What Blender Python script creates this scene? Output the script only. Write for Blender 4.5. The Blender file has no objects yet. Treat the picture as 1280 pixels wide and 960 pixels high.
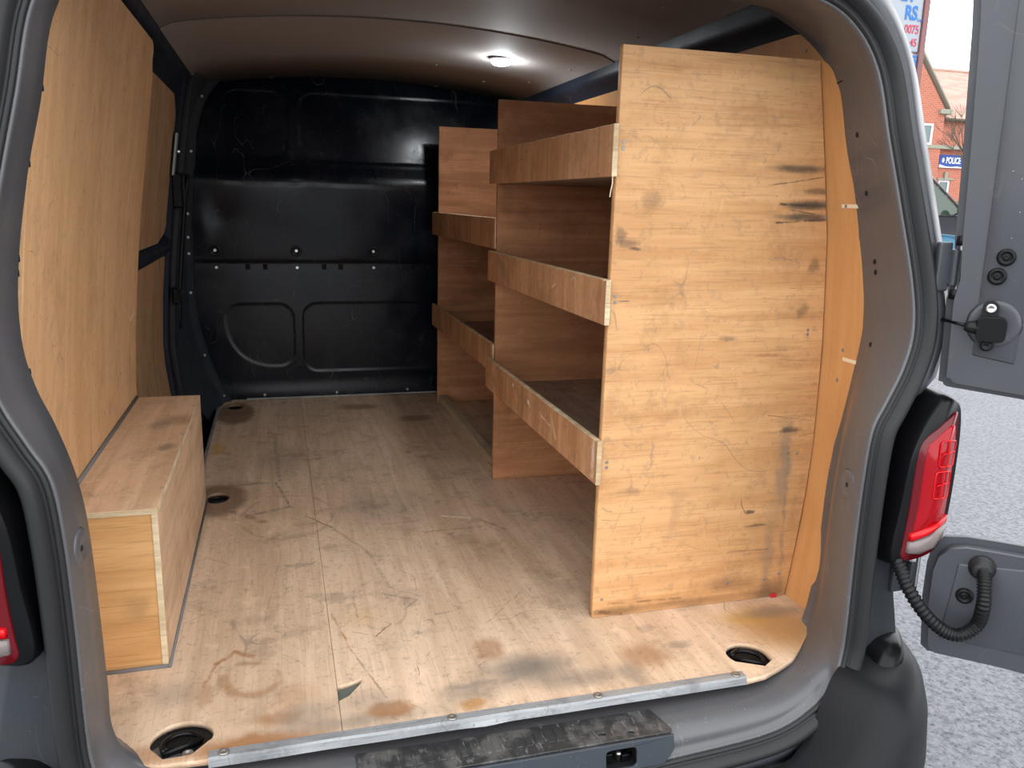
import bpy, bmesh, math, random
from mathutils import Vector, Matrix, noise as mnoise
random.seed(7)
S = bpy.context.scene
COL = S.collection
PI = math.pi

# ------------------------------------------------------------------ camera
FPX = 1015.0
cam_d = bpy.data.cameras.new('camera'); cam = bpy.data.objects.new('camera', cam_d); COL.objects.link(cam)
cam_d.sensor_fit = 'HORIZONTAL'; cam_d.sensor_width = 36.0; cam_d.lens = FPX * 36.0 / 1280.0
cam_d.clip_start = 0.02; cam_d.clip_end = 400
def _cam():
    d1 = Vector((344-640, 246-480, FPX)).normalized()                 # van's length axis in camera space
    d2 = Vector((4347-640, 346-480, FPX)); d2 = (d2 - d1*d1.dot(d2)).normalized()
    d3 = d2.cross(d1)
    # world->cam(x right, y down, z fwd) has columns d2,d1,d3 ; blender camera axes: right, up, back
    right = Vector((d2.x, d1.x, d3.x)); down = Vector((d2.y, d1.y, d3.y)); fwd = Vector((d2.z, d1.z, d3.z))
    return Matrix((right, -down, -fwd)).transposed().to_4x4()
cam.matrix_world = Matrix.Translation((0, 0, 0.92)) @ _cam()
S.camera = cam

# ------------------------------------------------------------------ sky, exposure
S.view_settings.view_transform = 'Standard'; S.view_settings.look = 'None'
S.view_settings.gamma = 1.0; S.view_settings.use_curve_mapping = False
S.view_settings.exposure = 0.0
w = bpy.data.worlds.new('overcast_sky'); S.world = w; w.use_nodes = True
bg = w.node_tree.nodes['Background']; bg.inputs['Color'].default_value = (0.95, 0.975, 1.0, 1); bg.inputs['Strength'].default_value = 3.0

# ------------------------------------------------------------------ node helper
class NT:
    def __init__(s, name):
        s.m = bpy.data.materials.new(name); s.m.use_nodes = True; s.t = s.m.node_tree
        s.b = s.t.nodes['Principled BSDF']; s.tc = s.t.nodes.new('ShaderNodeTexCoord'); s.P = s.tc.outputs['Object']
    def set(s, inp, v):
        i = s.b.inputs[inp]
        if hasattr(v, 'links'): s.t.links.new(v, i)
        elif isinstance(v, (tuple, list)): i.default_value = tuple(v) + ((1,) if len(v) == 3 else ())
        else: i.default_value = v
    def _in(s, n, i, v):
        if v is None: return
        k = n.inputs[i]
        if hasattr(v, 'links') or isinstance(v, bpy.types.NodeSocket): s.t.links.new(v, k)
        elif isinstance(v, (tuple, list)): k.default_value = tuple(v) + ((1,) if len(v) == 3 and len(k.default_value) == 4 else ())
        else: k.default_value = v
    def math(s, op, a, b=None, c=None, clamp=False):
        n = s.t.nodes.new('ShaderNodeMath'); n.operation = op; n.use_clamp = clamp
        s._in(n, 0, a); s._in(n, 1, b)
        if c is not None: s._in(n, 2, c)
        return n.outputs[0]
    def vm(s, op, a, b=None):
        n = s.t.nodes.new('ShaderNodeVectorMath'); n.operation = op; s._in(n, 0, a); s._in(n, 1, b)
        return n.outputs['Value'] if op == 'LENGTH' else n.outputs[0]
    def noise(s, scale=(1,1,1), detail=4, rough=.55, vec=None, off=(0,0,0), dist=0):
        mp = s.t.nodes.new('ShaderNodeMapping'); s._in(mp, 0, vec or s.P); mp.inputs['Scale'].default_value = scale; mp.inputs['Location'].default_value = off
        n = s.t.nodes.new('ShaderNodeTexNoise'); s.t.links.new(mp.outputs[0], n.inputs['Vector'])
        n.inputs['Scale'].default_value = 1; n.inputs['Detail'].default_value = detail; n.inputs['Roughness'].default_value = rough; n.inputs['Distortion'].default_value = dist
        return n.outputs['Fac']
    def rng(s, v, a, b, c=0, d=1, smooth=True):
        n = s.t.nodes.new('ShaderNodeMapRange'); n.interpolation_type = 'SMOOTHSTEP' if smooth else 'LINEAR'
        s._in(n, 0, v); n.inputs[1].default_value = a; n.inputs[2].default_value = b; n.inputs[3].default_value = c; n.inputs[4].default_value = d
        return n.outputs[0]
    def mix(s, f, a, b, mode='MIX'):
        n = s.t.nodes.new('ShaderNodeMix'); n.data_type = 'RGBA'; n.blend_type = mode
        s._in(n, 0, f); s._in(n, 6, a); s._in(n, 7, b)
        return n.outputs[2]
    def bump(s, h, strength=.3, dist=.002):
        n = s.t.nodes.new('ShaderNodeBump'); n.inputs['Strength'].default_value = strength; n.inputs['Distance'].default_value = dist
        s._in(n, 'Height', h); s.t.links.new(n.outputs[0], s.b.inputs['Normal'])

def plain(name, col, rough=.5, metal=0, spec=.5, bumps=None, coat=0):
    n = NT(name); n.set('Base Color', col); n.set('Roughness', rough); n.set('Metallic', metal); n.set('Specular IOR Level', spec)
    if coat: n.set('Coat Weight', coat)
    if bumps: n.bump(n.noise((bumps[0],)*3, 3), bumps[1], bumps[2])
    return n.m

def scratch(n, cur, col, amt=.5, sc=(3,3,3), off=(0,0,0), width=.004):
    a = n.noise(sc, 1, .5, off=off)
    line = n.rng(n.math('ABSOLUTE', n.math('SUBTRACT', a, .5)), 0, width, 1, 0)
    m = n.rng(n.noise((sc[0]*1.7, sc[1]*1.7, sc[2]*1.7), 2, .5, off=(off[0]+9, 3, 5)), .52, .6)
    return n.mix(n.math('MULTIPLY', n.math('MULTIPLY', line, m), amt), cur, col)

def ply(name, light, dark, grain, rough=.6, stains=(), wear=.35, dirt=(.16,.14,.12), scr=True, lam=.3, seed=0, warp=(.05,.05,.05), spec=.3):
    """grain: 0,1,2 = axis the grain runs along. stains: (x,y,z, rx,ry,rz, colour, strength, soft)"""
    n = NT(name)
    g = [26, 26, 26]; g[grain] = 1.6
    f = [260, 260, 260]; f[grain] = 9
    b = [3.2, 3.2, 3.2]; b[grain] = .9
    a1 = n.noise(g, 5, .6, off=(seed, seed*2, 1), dist=.6); a2 = n.noise(f, 2, .6, off=(seed, 2, 3)); a3 = n.noise(b, 4, .65, off=(seed*3, 5, 7), dist=1.2)
    t = n.math('ADD', n.math('MULTIPLY', a1, .55), n.math('MULTIPLY', a3, .45))
    c = n.mix(n.rng(t, .36, .64), dark, light)
    c = n.mix(n.math('MULTIPLY', n.rng(a2, .52, .70), lam), c, tuple(x*.45 for x in dark))
    # blotchy wear, darker dirt
    d1 = n.noise((7, 7, 7), 7, .7, off=(seed, 8, 1)); c = n.mix(n.math('MULTIPLY', n.rng(d1, .50, .68), wear), c, tuple(x*.55 for x in dark))
    q = [60, 60, 60]; q[(grain+1) % 3] = 420; q2 = n.noise(q, 2, .6, off=(7, seed, 2)); c = n.mix(n.math('MULTIPLY', n.rng(q2, .56, .70), wear*.6), c, dirt)
    fl = n.noise((85, 85, 85), 4, .7, off=(seed, 1, 17)); c = n.mix(n.math('MULTIPLY', n.rng(fl, .64, .72), min(1, wear*1.6)), c, dirt)
    fk = n.noise((130, 130, 130), 3, .7, off=(seed, 41, 17)); c = n.mix(n.math('MULTIPLY', n.rng(fk, .66, .74), min(1, wear*1.2)), c, tuple(min(1, x*1.5) for x in light))
    d2 = n.noise((24, 24, 24), 5, .7, off=(3, seed, 1)); c = n.mix(n.math('MULTIPLY', n.rng(d2, .60, .72), wear*.9), c, dirt)
    d3 = n.noise((15, 15, 15), 5, .7, off=(31, seed, 1)); c = n.mix(n.math('MULTIPLY', n.rng(d3, .58, .72), wear*.7), c, tuple(min(1, x*1.25) for x in light))
    if scr:
        c = scratch(n, c, dirt, .55, (4, 4, 4), (seed+1, 0, 0), .003)
        c = scratch(n, c, dirt, .45, (9, 9, 9), (seed+11, 4, 0), .006)
        c = scratch(n, c, tuple(min(1, x*1.45) for x in light), .2, (6, 6, 6), (seed+21, 2, 0), .002)
    if stains:
        nz = n.t.nodes.new('ShaderNodeTexNoise'); nz.inputs['Scale'].default_value = 16; nz.inputs['Detail'].default_value = 8; nz.inputs['Roughness'].default_value = .68
        n.t.links.new(n.P, nz.inputs['Vector'])
        wv = n.vm('MULTIPLY', n.vm('SUBTRACT', nz.outputs['Color'], (.5, .5, .5)), warp)
        WP = n.vm('ADD', n.P, wv)
        WL = n.vm('ADD', n.P, n.vm('MULTIPLY', n.vm('SUBTRACT', nz.outputs['Color'], (.5, .5, .5)), tuple(v_*.35 for v_ in warp)))
        gate = n.rng(n.noise((34, 34, 34), 3, .6, off=(5, 5, seed)), .38, .56, .25, 1)
        for e_ in [e_ for e_ in stains if e_[0] == 'L']:
            _, p0, p1, wd, colr, st = e_; a_ = Vector(p0); ab = Vector(p1)-a_
            pa = n.vm('SUBTRACT', WL, tuple(a_)); dt = n.t.nodes.new('ShaderNodeVectorMath'); dt.operation = 'DOT_PRODUCT'; n._in(dt, 0, pa); n._in(dt, 1, tuple(ab/ab.length_squared))
            tt = n.math('MULTIPLY', dt.outputs['Value'], 1.0, clamp=True); sc_ = n.t.nodes.new('ShaderNodeVectorMath'); sc_.operation = 'SCALE'; sc_.inputs[0].default_value = tuple(ab); n._in(sc_, 'Scale', tt)
            l = n.vm('LENGTH', n.vm('SUBTRACT', pa, sc_.outputs[0]))
            c = n.mix(n.math('MULTIPLY', n.rng(l, wd*.35, wd*1.2, st, 0), gate), c, colr)
        for (x, y, z, rx, ry, rz, colr, st, soft) in [e_ for e_ in stains if e_[0] != 'L']:
            l = n.vm('LENGTH', n.vm('DIVIDE', n.vm('SUBTRACT', WP, (x, y, z)), (rx, ry, rz)))
            if soft < 0:   # ring
                mk = n.math('MULTIPLY', n.rng(n.math('ABSOLUTE', n.math('SUBTRACT', l, 1)), 0, -soft, st, 0), n.rng(n.noise((9, 9, 9), 3, off=(x, y, 3)), .42, .56))
            else:
                mk = n.rng(l, 1-soft, 1+soft*.4, st, 0)
            c = n.mix(mk, c, colr)
    n.set('Base Color', c); n.set('Roughness', n.rng(d1, .3, .7, rough-.08, rough+.15)); n.set('Specular IOR Level', spec)
    n.bump(n.math('ADD', n.math('MULTIPLY', a2, .6), d1), .35, .0012)
    return n.m

def paint(name, col, rough=.3, dust=.35, dustcol=(.2,.18,.16), scr=.3, coat=.15, metal=0.0):
    n = NT(name)
    d = n.noise((5, 5, 5), 6, .65); c = n.mix(n.math('MULTIPLY', n.rng(d, .45, .7), dust), col, dustcol)
    sp = n.noise((160, 160, 160), 2, .5); c = n.mix(n.math('MULTIPLY', n.rng(sp, .70, .76), scr), c, (.5, .5, .48))
    c = scratch(n, c, (.45, .44, .42), scr, (5, 5, 5), (2, 0, 0), .0025); c = scratch(n, c, (.4, .4, .4), scr*.8, (11, 11, 3), (6, 1, 0), .004)
    n.set('Base Color', c); n.set('Roughness', n.rng(d, .35, .7, rough, rough+.15)); n.set('Metallic', metal); n.set('Coat Weight', coat); n.set('Coat Roughness', .15)
    n.bump(n.noise((3, 3, 3), 2), .1, .004)
    return n.m

BL = (.05, .04, .035); GR = (.17, .15, .125); BR = (.17, .085, .04); OR = (.42, .20, .06); RU = (.32, .13, .04); WH = (.85, .78, .66); LT = (.9, .6, .35); RE = (.55, .12, .05)
# scratches, scuffs and glue marks: segments on the floor, on the rack end panel and on the left lining
FL_LINES = [
    ('L', (-0.175, 2.654, 0.000), (-0.032, 2.656, 0.000), 0.006, GR, 0.6),
    ('L', (-0.032, 2.656, 0.000), (0.008, 2.425, 0.000), 0.005, GR, 0.7),
    ('L', (0.008, 2.425, 0.000), (-0.112, 2.372, -0.000), 0.012, GR, 0.55),
    ('L', (-0.158, 2.415, 0.000), (-0.066, 2.318, 0.000), 0.014, BR, 0.55),
    ('L', (-0.038, 3.246, 0.000), (-0.022, 2.670, 0.000), 0.01, GR, 0.45),
    ('L', (-0.062, 3.263, 0.000), (-0.001, 3.216, 0.000), 0.008, GR, 0.5),
    ('L', (0.052, 2.336, 0.000), (0.120, 2.234, 0.000), 0.004, BR, 0.7),
    ('L', (0.120, 2.234, 0.000), (0.204, 2.042, -0.000), 0.006, GR, 0.35),
    ('L', (0.204, 2.042, -0.000), (0.232, 1.822, 0.000), 0.007, GR, 0.35),
    ('L', (0.089, 1.723, 0.000), (0.119, 1.554, 0.000), 0.003, OR, 0.8),
    ('L', (0.119, 1.554, 0.000), (0.168, 1.378, -0.000), 0.0025, BR, 0.6),
    ('L', (0.069, 1.822, 0.000), (0.161, 1.818, 0.000), 0.0015, BL, 0.7),
    ('L', (0.164, 1.698, 0.000), (0.213, 1.650, 0.000), 0.0015, BL, 0.6),
    ('L', (0.213, 1.650, 0.000), (0.173, 1.607, 0.000), 0.0025, BR, 0.8),
    ('L', (0.173, 1.607, 0.000), (0.128, 1.635, 0.000), 0.0015, BL, 0.5),
    ('L', (0.130, 1.662, 0.000), (0.164, 1.698, 0.000), 0.0012, BL, 0.6),
    ('L', (0.210, 1.798, 0.000), (0.288, 1.747, 0.000), 0.004, GR, 0.5),
    ('L', (0.288, 1.747, 0.000), (0.250, 1.708, 0.000), 0.003, GR, 0.5),
    ('L', (0.218, 1.817, 0.000), (0.281, 1.785, 0.000), 0.003, GR, 0.4),
    ('L', (0.543, 1.741, 0.000), (0.503, 1.688, 0.000), 0.0015, BL, 0.6),
    ('L', (0.503, 1.688, 0.000), (0.410, 1.596, 0.000), 0.0015, BL, 0.5),
    ('L', (0.446, 2.250, 0.000), (0.523, 2.220, 0.000), 0.006, WH, 0.8),
    ('L', (0.269, 2.226, 0.000), (0.387, 2.231, 0.000), 0.008, OR, 0.35),
    ('L', (0.372, 2.142, 0.000), (0.537, 2.148, 0.000), 0.007, BR, 0.4),
    ('L', (0.549, 2.195, -0.000), (0.604, 2.109, 0.000), 0.006, BR, 0.5),
    ('L', (0.564, 2.142, 0.000), (0.585, 2.101, 0.000), 0.004, BR, 0.6),
    ('L', (-0.149, 1.572, 0.000), (-0.112, 1.609, 0.000), 0.007, RU, 0.7),
    ('L', (-0.112, 1.609, 0.000), (-0.075, 1.579, 0.000), 0.009, RU, 0.7),
    ('L', (-0.166, 1.497, 0.000), (-0.146, 1.572, 0.000), 0.005, RU, 0.5),
    ('L', (0.723, 2.196, 0.000), (0.744, 2.120, 0.000), 0.001, BL, 0.6),
    ('L', (-0.256, 2.146, 0.000), (-0.151, 2.047, 0.000), 0.002, BL, 0.4),
    ('L', (-0.064, 2.156, 0.000), (0.053, 2.185, -0.000), 0.0015, BL, 0.5),
    ('L', (0.243, 1.493, 0.000), (0.240, 1.434, 0.000), 0.0015, BL, 0.8),
    ('L', (-0.102, 3.828, 0.000), (0.096, 3.841, 0.000), 0.01, BR, 0.5),
    ('L', (0.344, 1.863, 0.000), (0.255, 1.570, 0.000), 0.0012, BL, 0.4),
    ('L', (-0.200, 1.822, 0.000), (-0.168, 1.671, 0.000), 0.0012, BL, 0.4),
    ('L', (-0.023, 2.043, 0.000), (-0.058, 1.714, 0.000), 0.0012, GR, 0.5),
    ('L', (0.483, 1.927, 0.000), (0.600, 1.876, 0.000), 0.001, GR, 0.5),
    ('L', (0.648, 1.889, 0.000), (0.465, 1.554, 0.000), 0.0012, GR, 0.5),
    ('L', (0.287, 1.381, 0.000), (0.415, 1.377, 0.000), 0.012, GR, 0.35)]
PN_LINES = [
    ('L', (0.738, 1.567, 0.342), (0.725, 1.567, 0.272), 0.0012, BL, 0.8),
    ('L', (0.725, 1.567, 0.272), (0.687, 1.567, 0.190), 0.0012, BL, 0.8),
    ('L', (1.013, 1.567, 0.264), (1.028, 1.567, 0.223), 0.002, BL, 0.8),
    ('L', (0.701, 1.567, 0.616), (0.766, 1.567, 0.621), 0.0015, BR, 0.6),
    ('L', (0.691, 1.567, 1.072), (1.080, 1.567, 1.074), 0.0012, LT, 0.6),
    ('L', (0.665, 1.567, 1.101), (0.886, 1.567, 1.097), 0.0012, BR, 0.5),
    ('L', (1.013, 1.567, 0.969), (1.150, 1.567, 0.990), 0.002, BL, 0.8),
    ('L', (1.046, 1.567, 0.931), (1.162, 1.567, 0.929), 0.0035, BL, 0.9),
    ('L', (1.041, 1.567, 0.892), (1.161, 1.567, 0.900), 0.003, BL, 0.85),
    ('L', (1.068, 1.567, 0.920), (1.160, 1.567, 0.908), 0.002, BL, 0.8),
    ('L', (1.093, 1.567, 0.750), (1.160, 1.567, 0.746), 0.0015, BL, 0.7),
    ('L', (0.888, 1.567, 0.650), (1.131, 1.567, 0.634), 0.0012, BR, 0.6),
    ('L', (1.105, 1.567, 0.587), (1.201, 1.567, 0.581), 0.0015, BL, 0.7),
    ('L', (1.067, 1.567, 0.458), (1.186, 1.567, 0.440), 0.002, BL, 0.6),
    ('L', (0.669, 1.567, 0.239), (0.694, 1.567, 0.235), 0.0015, BL, 0.8),
    ('L', (0.679, 1.567, 0.838), (0.724, 1.567, 0.832), 0.004, BL, 0.7),
    ('L', (0.672, 1.567, 0.857), (0.694, 1.567, 0.856), 0.002, BL, 0.7),
    ('L', (0.676, 1.567, 0.725), (0.705, 1.567, 0.725), 0.002, BL, 0.7),
    ('L', (1.129, 1.567, 0.377), (1.136, 1.567, 0.218), 0.006, GR, 0.35),
    ('L', (1.136, 1.567, 0.218), (1.146, 1.567, 0.031), 0.007, GR, 0.35),
    ('L', (0.841, 1.567, 0.505), (0.941, 1.567, 0.492), 0.001, BR, 0.5),
    ('L', (0.752, 1.567, 0.400), (0.772, 1.567, 0.436), 0.001, BL, 0.5),
    ('L', (0.696, 1.567, 0.032), (0.878, 1.567, 0.025), 0.004, BR, 0.6),
    ('L', (0.667, 1.567, 0.016), (0.727, 1.567, 0.003), 0.006, BR, 0.8),
    ('L', (0.994, 1.567, 0.130), (1.102, 1.567, 0.127), 0.003, BR, 0.5),
    ('L', (0.883, 1.567, 0.699), (0.990, 1.567, 0.716), 0.0015, RE, 0.5),
    ('L', (1.158, 1.567, 0.405), (1.205, 1.567, 0.412), 0.002, BL, 0.5)]
WL_LINES = [
    ('L', (-0.370, 1.901, 0.984), (-0.370, 1.881, 0.936), 0.003, WH, 0.8),
    ('L', (-0.370, 2.036, 0.957), (-0.370, 2.172, 0.944), 0.003, WH, 0.9),
    ('L', (-0.400, 1.517, 0.725), (-0.400, 1.542, 0.739), 0.005, WH, 0.7),
    ('L', (-0.370, 1.601, 1.027), (-0.370, 1.664, 1.009), 0.003, WH, 0.6),
    ('L', (-0.370, 1.853, 1.044), (-0.370, 1.806, 0.995), 0.003, BR, 0.5),
    ('L', (-0.370, 1.806, 0.995), (-0.370, 1.717, 0.919), 0.0025, BR, 0.6),
    ('L', (-0.370, 1.544, 0.942), (-0.370, 1.759, 0.943), 0.005, BR, 0.5),
    ('L', (-0.400, 1.465, 0.707), (-0.400, 1.604, 0.686), 0.002, WH, 0.6),
    ('L', (-0.400, 2.569, 0.868), (-0.400, 2.638, 0.896), 0.003, WH, 0.6),
    ('L', (-0.330, 1.620, 1.100), (-0.330, 1.670, 1.103), 0.003, BR, 0.6),
    ('L', (-0.330, 1.836, 1.250), (-0.330, 1.916, 1.261), 0.004, BL, 0.6),
    ('L', (-0.330, 1.676, 1.240), (-0.330, 1.742, 1.251), 0.004, BL, 0.6),
    ('L', (-0.400, 1.858, 0.567), (-0.400, 1.903, 0.523), 0.006, WH, 0.5),
    ('L', (-0.400, 1.465, 0.684), (-0.400, 1.484, 0.660), 0.003, WH, 0.8),
    ('L', (-0.400, 1.644, 0.735), (-0.400, 1.651, 0.725), 0.006, WH, 0.6),
    ('L', (-0.400, 1.770, 0.782), (-0.400, 1.779, 0.772), 0.006, BR, 0.8),
    ('L', (-0.400, 1.649, 0.630), (-0.400, 1.677, 0.610), 0.006, BR, 0.5),
    ('L', (-0.400, 1.924, 0.633), (-0.400, 1.965, 0.613), 0.003, BL, 0.5),
    ('L', (-0.400, 1.826, 0.826), (-0.400, 1.901, 0.802), 0.002, WH, 0.5),
    ('L', (-0.400, 2.446, 0.576), (-0.400, 2.519, 0.584), 0.006, WH, 0.6),
    ('L', (-0.330, 2.168, 1.263), (-0.330, 2.309, 1.283), 0.003, BL, 0.5)]
M = {}
def px_stains_floor():
    rust = (.30, .13, .045); brown = (.16, .085, .045); grey = (.17, .15, .13); org = (.42, .20, .05); yel = (.55, .30, .05)
    L = [(-.20, 3.60, 0, .085, .20, 1, brown, .8, .25), (-.205, 2.53, 0, .095, .15, 1, brown, .75, .3), (-.235, 3.08, 0, .03, .09, 1, yel, .55, .5),
         (.33, 3.62, 0, .10, .06, 1, brown, .6, .6), (.55, 3.38, 0, .09, .06, 1, brown, .6, .6), (.62, 3.85, 0, .3, .04, 1, brown, .4, .5),
         (-.08, 1.50, 0, .05, .055, 1, rust, .55, -.35), (.0, 1.42, 0, .045, .05, 1, rust, .35, .6), (-.03, 1.36, 0, .05, .03, 1, rust, .6, .6), (-.16, 1.47, 0, .02, .05, 1, rust, .4, .6),
         (.40, 1.50, 0, .035, .05, 1, rust, .55, .5), (.46, 1.41, 0, .11, .06, 1, grey, .85, .9), (.10, 1.32, 0, .20, .03, 1, grey, .6, .9), (.55, 1.35, 0, .12, .035, 1, grey, .6, .9), (-.22, 1.48, 0, .05, .05, 1, grey, .35, .8), (.33, 1.36, 0, .09, .04, 1, grey, .5, .8), (.17, 1.34, 0, .05, .03, 1, rust, .75, .5),
         (.13, 1.38, 0, .08, .04, 1, grey, .4, .8), (.02, 1.36, 0, .06, .04, 1, grey, .5, .8), (-.08, 1.30, 0, .14, .028, 1, rust, .85, .7), (-.24, 1.31, 0, .05, .03, 1, rust, .6, .7),
         (.71, 1.40, 0, .06, .06, 1, rust, .6, .7), (.66, 1.34, 0, .03, .05, 1, grey, .4, .7), (.32, 1.32, 0, .03, .02, 1, org, .7, .6),
         (1.06, 1.44, 0, .13, .12, 1, org, .8, .7), (1.0, 1.49, 0, .07, .04, 1, yel, .5, .8), (1.08, 1.50, 0, .09, .03, 1, grey, .5, .7), (.80, 1.42, 0, .04, .015, 1, grey, .5, .6),
         (.28, 2.35, 0, .16, .20, 1, grey, .28, .9), (.50, 1.95, 0, .16, .16, 1, rust, .18, .9), (.0, 2.35, 0, .13, .17, 1, brown, .3, -.06), (.20, 1.75, 0, .06, .12, 1, grey, .4, -.05),
         (.15, 1.70, 0, .05, .06, 1, yel, .25, .8), (.45, 1.70, 0, .2, .12, 1, rust, .15, .9), (-.02, 2.9, 0, .1, .2, 1, grey, .3, .8)]
    return L
M['floor'] = ply('worn_floor_plywood', (.78, .57, .40), (.57, .395, .26), 1, .66, px_stains_floor()+FL_LINES, .52, (.22, .18, .14), lam=.24)
blk = (.055, .045, .04)
PST = [(1.09, 1.56, 1.005, .08, 1, .010, blk, .75, .7), (1.12, 1.56, .93, .07, 1, .012, blk, .85, .7), (1.11, 1.56, .905, .085, 1, .009, blk, .8, .7), (1.14, 1.56, .96, .04, 1, .008, blk, .6, .7),
       (.675, 1.56, .86, .012, 1, .022, blk, .5, .6), (.69, 1.56, .845, .03, 1, .01, blk, .55, .7), (1.15, 1.56, .80, .015, 1, .02, blk, .5, .7), (1.13, 1.56, .70, .02, 1, .02, blk, .45, .7),
       (1.12, 1.56, .33, .022, 1, .13, (.22, .18, .14), .55, .8), (1.10, 1.56, .10, .02, 1, .14, (.2, .17, .13), .4, .8), (1.04, 1.56, .225, .02, 1, .006, blk, .8, .5), (1.06, 1.56, .19, .03, 1, .004, blk, .6, .5),
       (1.13, 1.56, .42, .03, 1, .008, blk, .75, .7), (1.0, 1.56, .05, .06, 1, .02, (.2, .09, .04), .5, .8), (.72, 1.56, .01, .08, 1, .015, (.14, .07, .03), .7, .8), (.90, 1.56, .012, .16, 1, .012, (.14, .07, .03), .5, .8),
       (1.12, 1.56, .015, .06, 1, .03, (.10, .05, .03), .6, .8), (.75, 1.56, .93, .03, 1, .02, (.25, .15, .08), .5, .7), (.95, 1.56, .64, .03, 1, .006, blk, .5, .6), (.73, 1.56, .30, .03, 1, .01, (.3, .16, .08), .5, .7),
       (1.05, 1.56, .60, .05, 1, .005, (.25, .07, .03), .5, .7), (.85, 1.56, .24, .02, 1, .07, (.3, .17, .09), .3, .8), (.78, 1.56, .38, .004, 1, .05, (.3, .2, .13), .5, .5)]
M['panel'] = ply('rack_end_plywood', (.70, .395, .182), (.55, .28, .115), 0, .55, PST+PN_LINES, .34, (.2, .15, .11), lam=.28, seed=4, warp=(.08, 0, .016))
M['rack'] = ply('rack_plywood', (.58, .285, .14), (.38, .165, .075), 0, .6, (), .38, (.15, .12, .1), lam=.2, seed=2)
M['lip'] = ply('rack_lip_plywood', (.62, .335, .17), (.42, .20, .09), 2, .6, [('L', (.646, 2.22, .395), (.646, 2.21, .405), .006, WH, .8), ('L', (.646, 2.065, .388), (.646, 2.05, .382), .008, WH, .7), ('L', (.646, 1.87, .40), (.646, 1.83, .355), .006, WH, .45), ('L', (.646, 1.95, .38), (.646, 1.86, .372), .003, WH, .5), ('L', (.646, 1.58, .415), (.646, 1.58, .34), .01, WH, .5), (.648, 1.754, .742, 1, .018, .014, WH, .55, -.35), ('L', (.648, 2.45, .76), (.648, 2.3, .70), .02, GR, .4), ('L', (.648, 1.9, .72), (.648, 1.88, .73), .003, WH, .5), ('L', (.648, 2.1, 1.0), (.648, 2.1, .985), .004, BL, .6)], .45, (.16, .13, .11), lam=.25, seed=5)
M['shelf'] = ply('shelf_plywood', (.42, .30, .22), (.28, .18, .13), 1, .6, (), .45, (.14, .12, .11), seed=6)
M['shelfp'] = ply('pale_batten_wood', (.60, .48, .33), (.45, .34, .22), 1, .65, (), .3, scr=False, seed=14)
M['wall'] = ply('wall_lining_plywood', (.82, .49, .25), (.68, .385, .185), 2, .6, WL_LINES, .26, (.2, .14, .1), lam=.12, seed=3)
M['walls'] = ply('door_blanking_plywood', (.50, .30, .16), (.38, .22, .11), 2, .6, (), .30, (.15, .10, .07), lam=.15, seed=23)  # browner sheet; darker tone also paints in shade of the recessed door
M['wallr'] = ply('right_lining_plywood', (.62, .315, .12), (.54, .255, .09), 2, .55, (), .08, (.2, .12, .06), lam=.06, seed=8, scr=False)
M['boxply'] = ply('box_plywood', (.80, .54, .35), (.60, .385, .23), 1, .62, [(-.27, 2.25, .335, .05, .06, .06, (.2, .11, .05), .5, .7), (-.31, 2.2, .335, .03, .05, .03, (.16, .14, .13), .5, .7), (-.27, 2.0, .335, .02, .03, .03, (.15, .12, .1), .6, .7)], .30, (.2, .15, .11), lam=.2, seed=9)
M['boxend'] = ply('box_end_plywood', (.70, .39, .165), (.54, .27, .095), 0, .5, [(-.285, 1.586, .13, .03, 1, .03, (.36, .2, .09), .5, .8)], .06, (.3, .18, .09), lam=.35, seed=10, scr=False)
M['edge'] = ply('plywood_end_grain', (.82, .68, .45), (.50, .35, .2), 0, .7, (), .2, (.25, .18, .12), scr=False, seed=1)
M['grey'] = paint('grey_body_paint', (.088, .088, .094), .30, .30, (.13, .115, .105), .25)
M['greyout'] = paint('grey_outer_paint', (.052, .056, .066), .34, .2, (.08, .078, .078), .08, .1)
M['greylow'] = paint('dark_grey_rear_panel_paint', (.030, .034, .040), .4, .2, (.05, .05, .05), .08, 0); M['greylow'].node_tree.nodes['Principled BSDF'].inputs['Specular IOR Level'].default_value = .25
M['navy'] = paint('black_bulkhead_paint', (.0030, .0055, .0115), .17, .4, (.009, .0085, .009), .14, 0); M['navy'].node_tree.nodes['Principled BSDF'].inputs['Specular IOR Level'].default_value = .3
M['navyd'] = paint('dark_inner_paint', (.012, .017, .028), .4, .3, (.03, .03, .03), .10, .1)
M['navyd'].node_tree.nodes['Principled BSDF'].inputs['Specular IOR Level'].default_value = .2; M['navyd'].node_tree.nodes['Principled BSDF'].inputs['Coat Weight'].default_value = 0
M['pillar'] = paint('pillar_trim_paint', (.028, .036, .046), .42, .3, (.05, .05, .05), .15, .05)
M['head'] = plain('grey_headlining_board', (.31, .285, .27), .75, spec=.12, bumps=(300, .1, .0005))
M['rubber'] = plain('black_rubber', (.020, .020, .021), .42, spec=.3, bumps=(60, .2, .001))
M['plastic'] = plain('black_plastic', (.009, .009, .010), .38, spec=.25, bumps=(200, .15, .0005))
M['plasticm'] = plain('matt_black_bumper_plastic', (.010, .0105, .012), .5, spec=.2, bumps=(400, .3, .0006))
M['gloss'] = plain('glossy_black_plastic', (.005, .005, .006), .28, spec=.22)
M['plug'] = plain('black_blanking_plug', (.006, .006, .007), .35, spec=.22)
M['alu'] = ply('scuffed_aluminium', (.40, .41, .42), (.25, .26, .27), 0, .45, (), .6, (.15, .15, .14), lam=.35, seed=12); M['alu'].node_tree.nodes['Principled BSDF'].inputs['Metallic'].default_value = .35
M['steel'] = plain('bright_steel', (.62, .62, .60), .3, 1)
M['zinc'] = plain('dull_zinc_screw', (.35, .33, .30), .45, .8)
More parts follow.
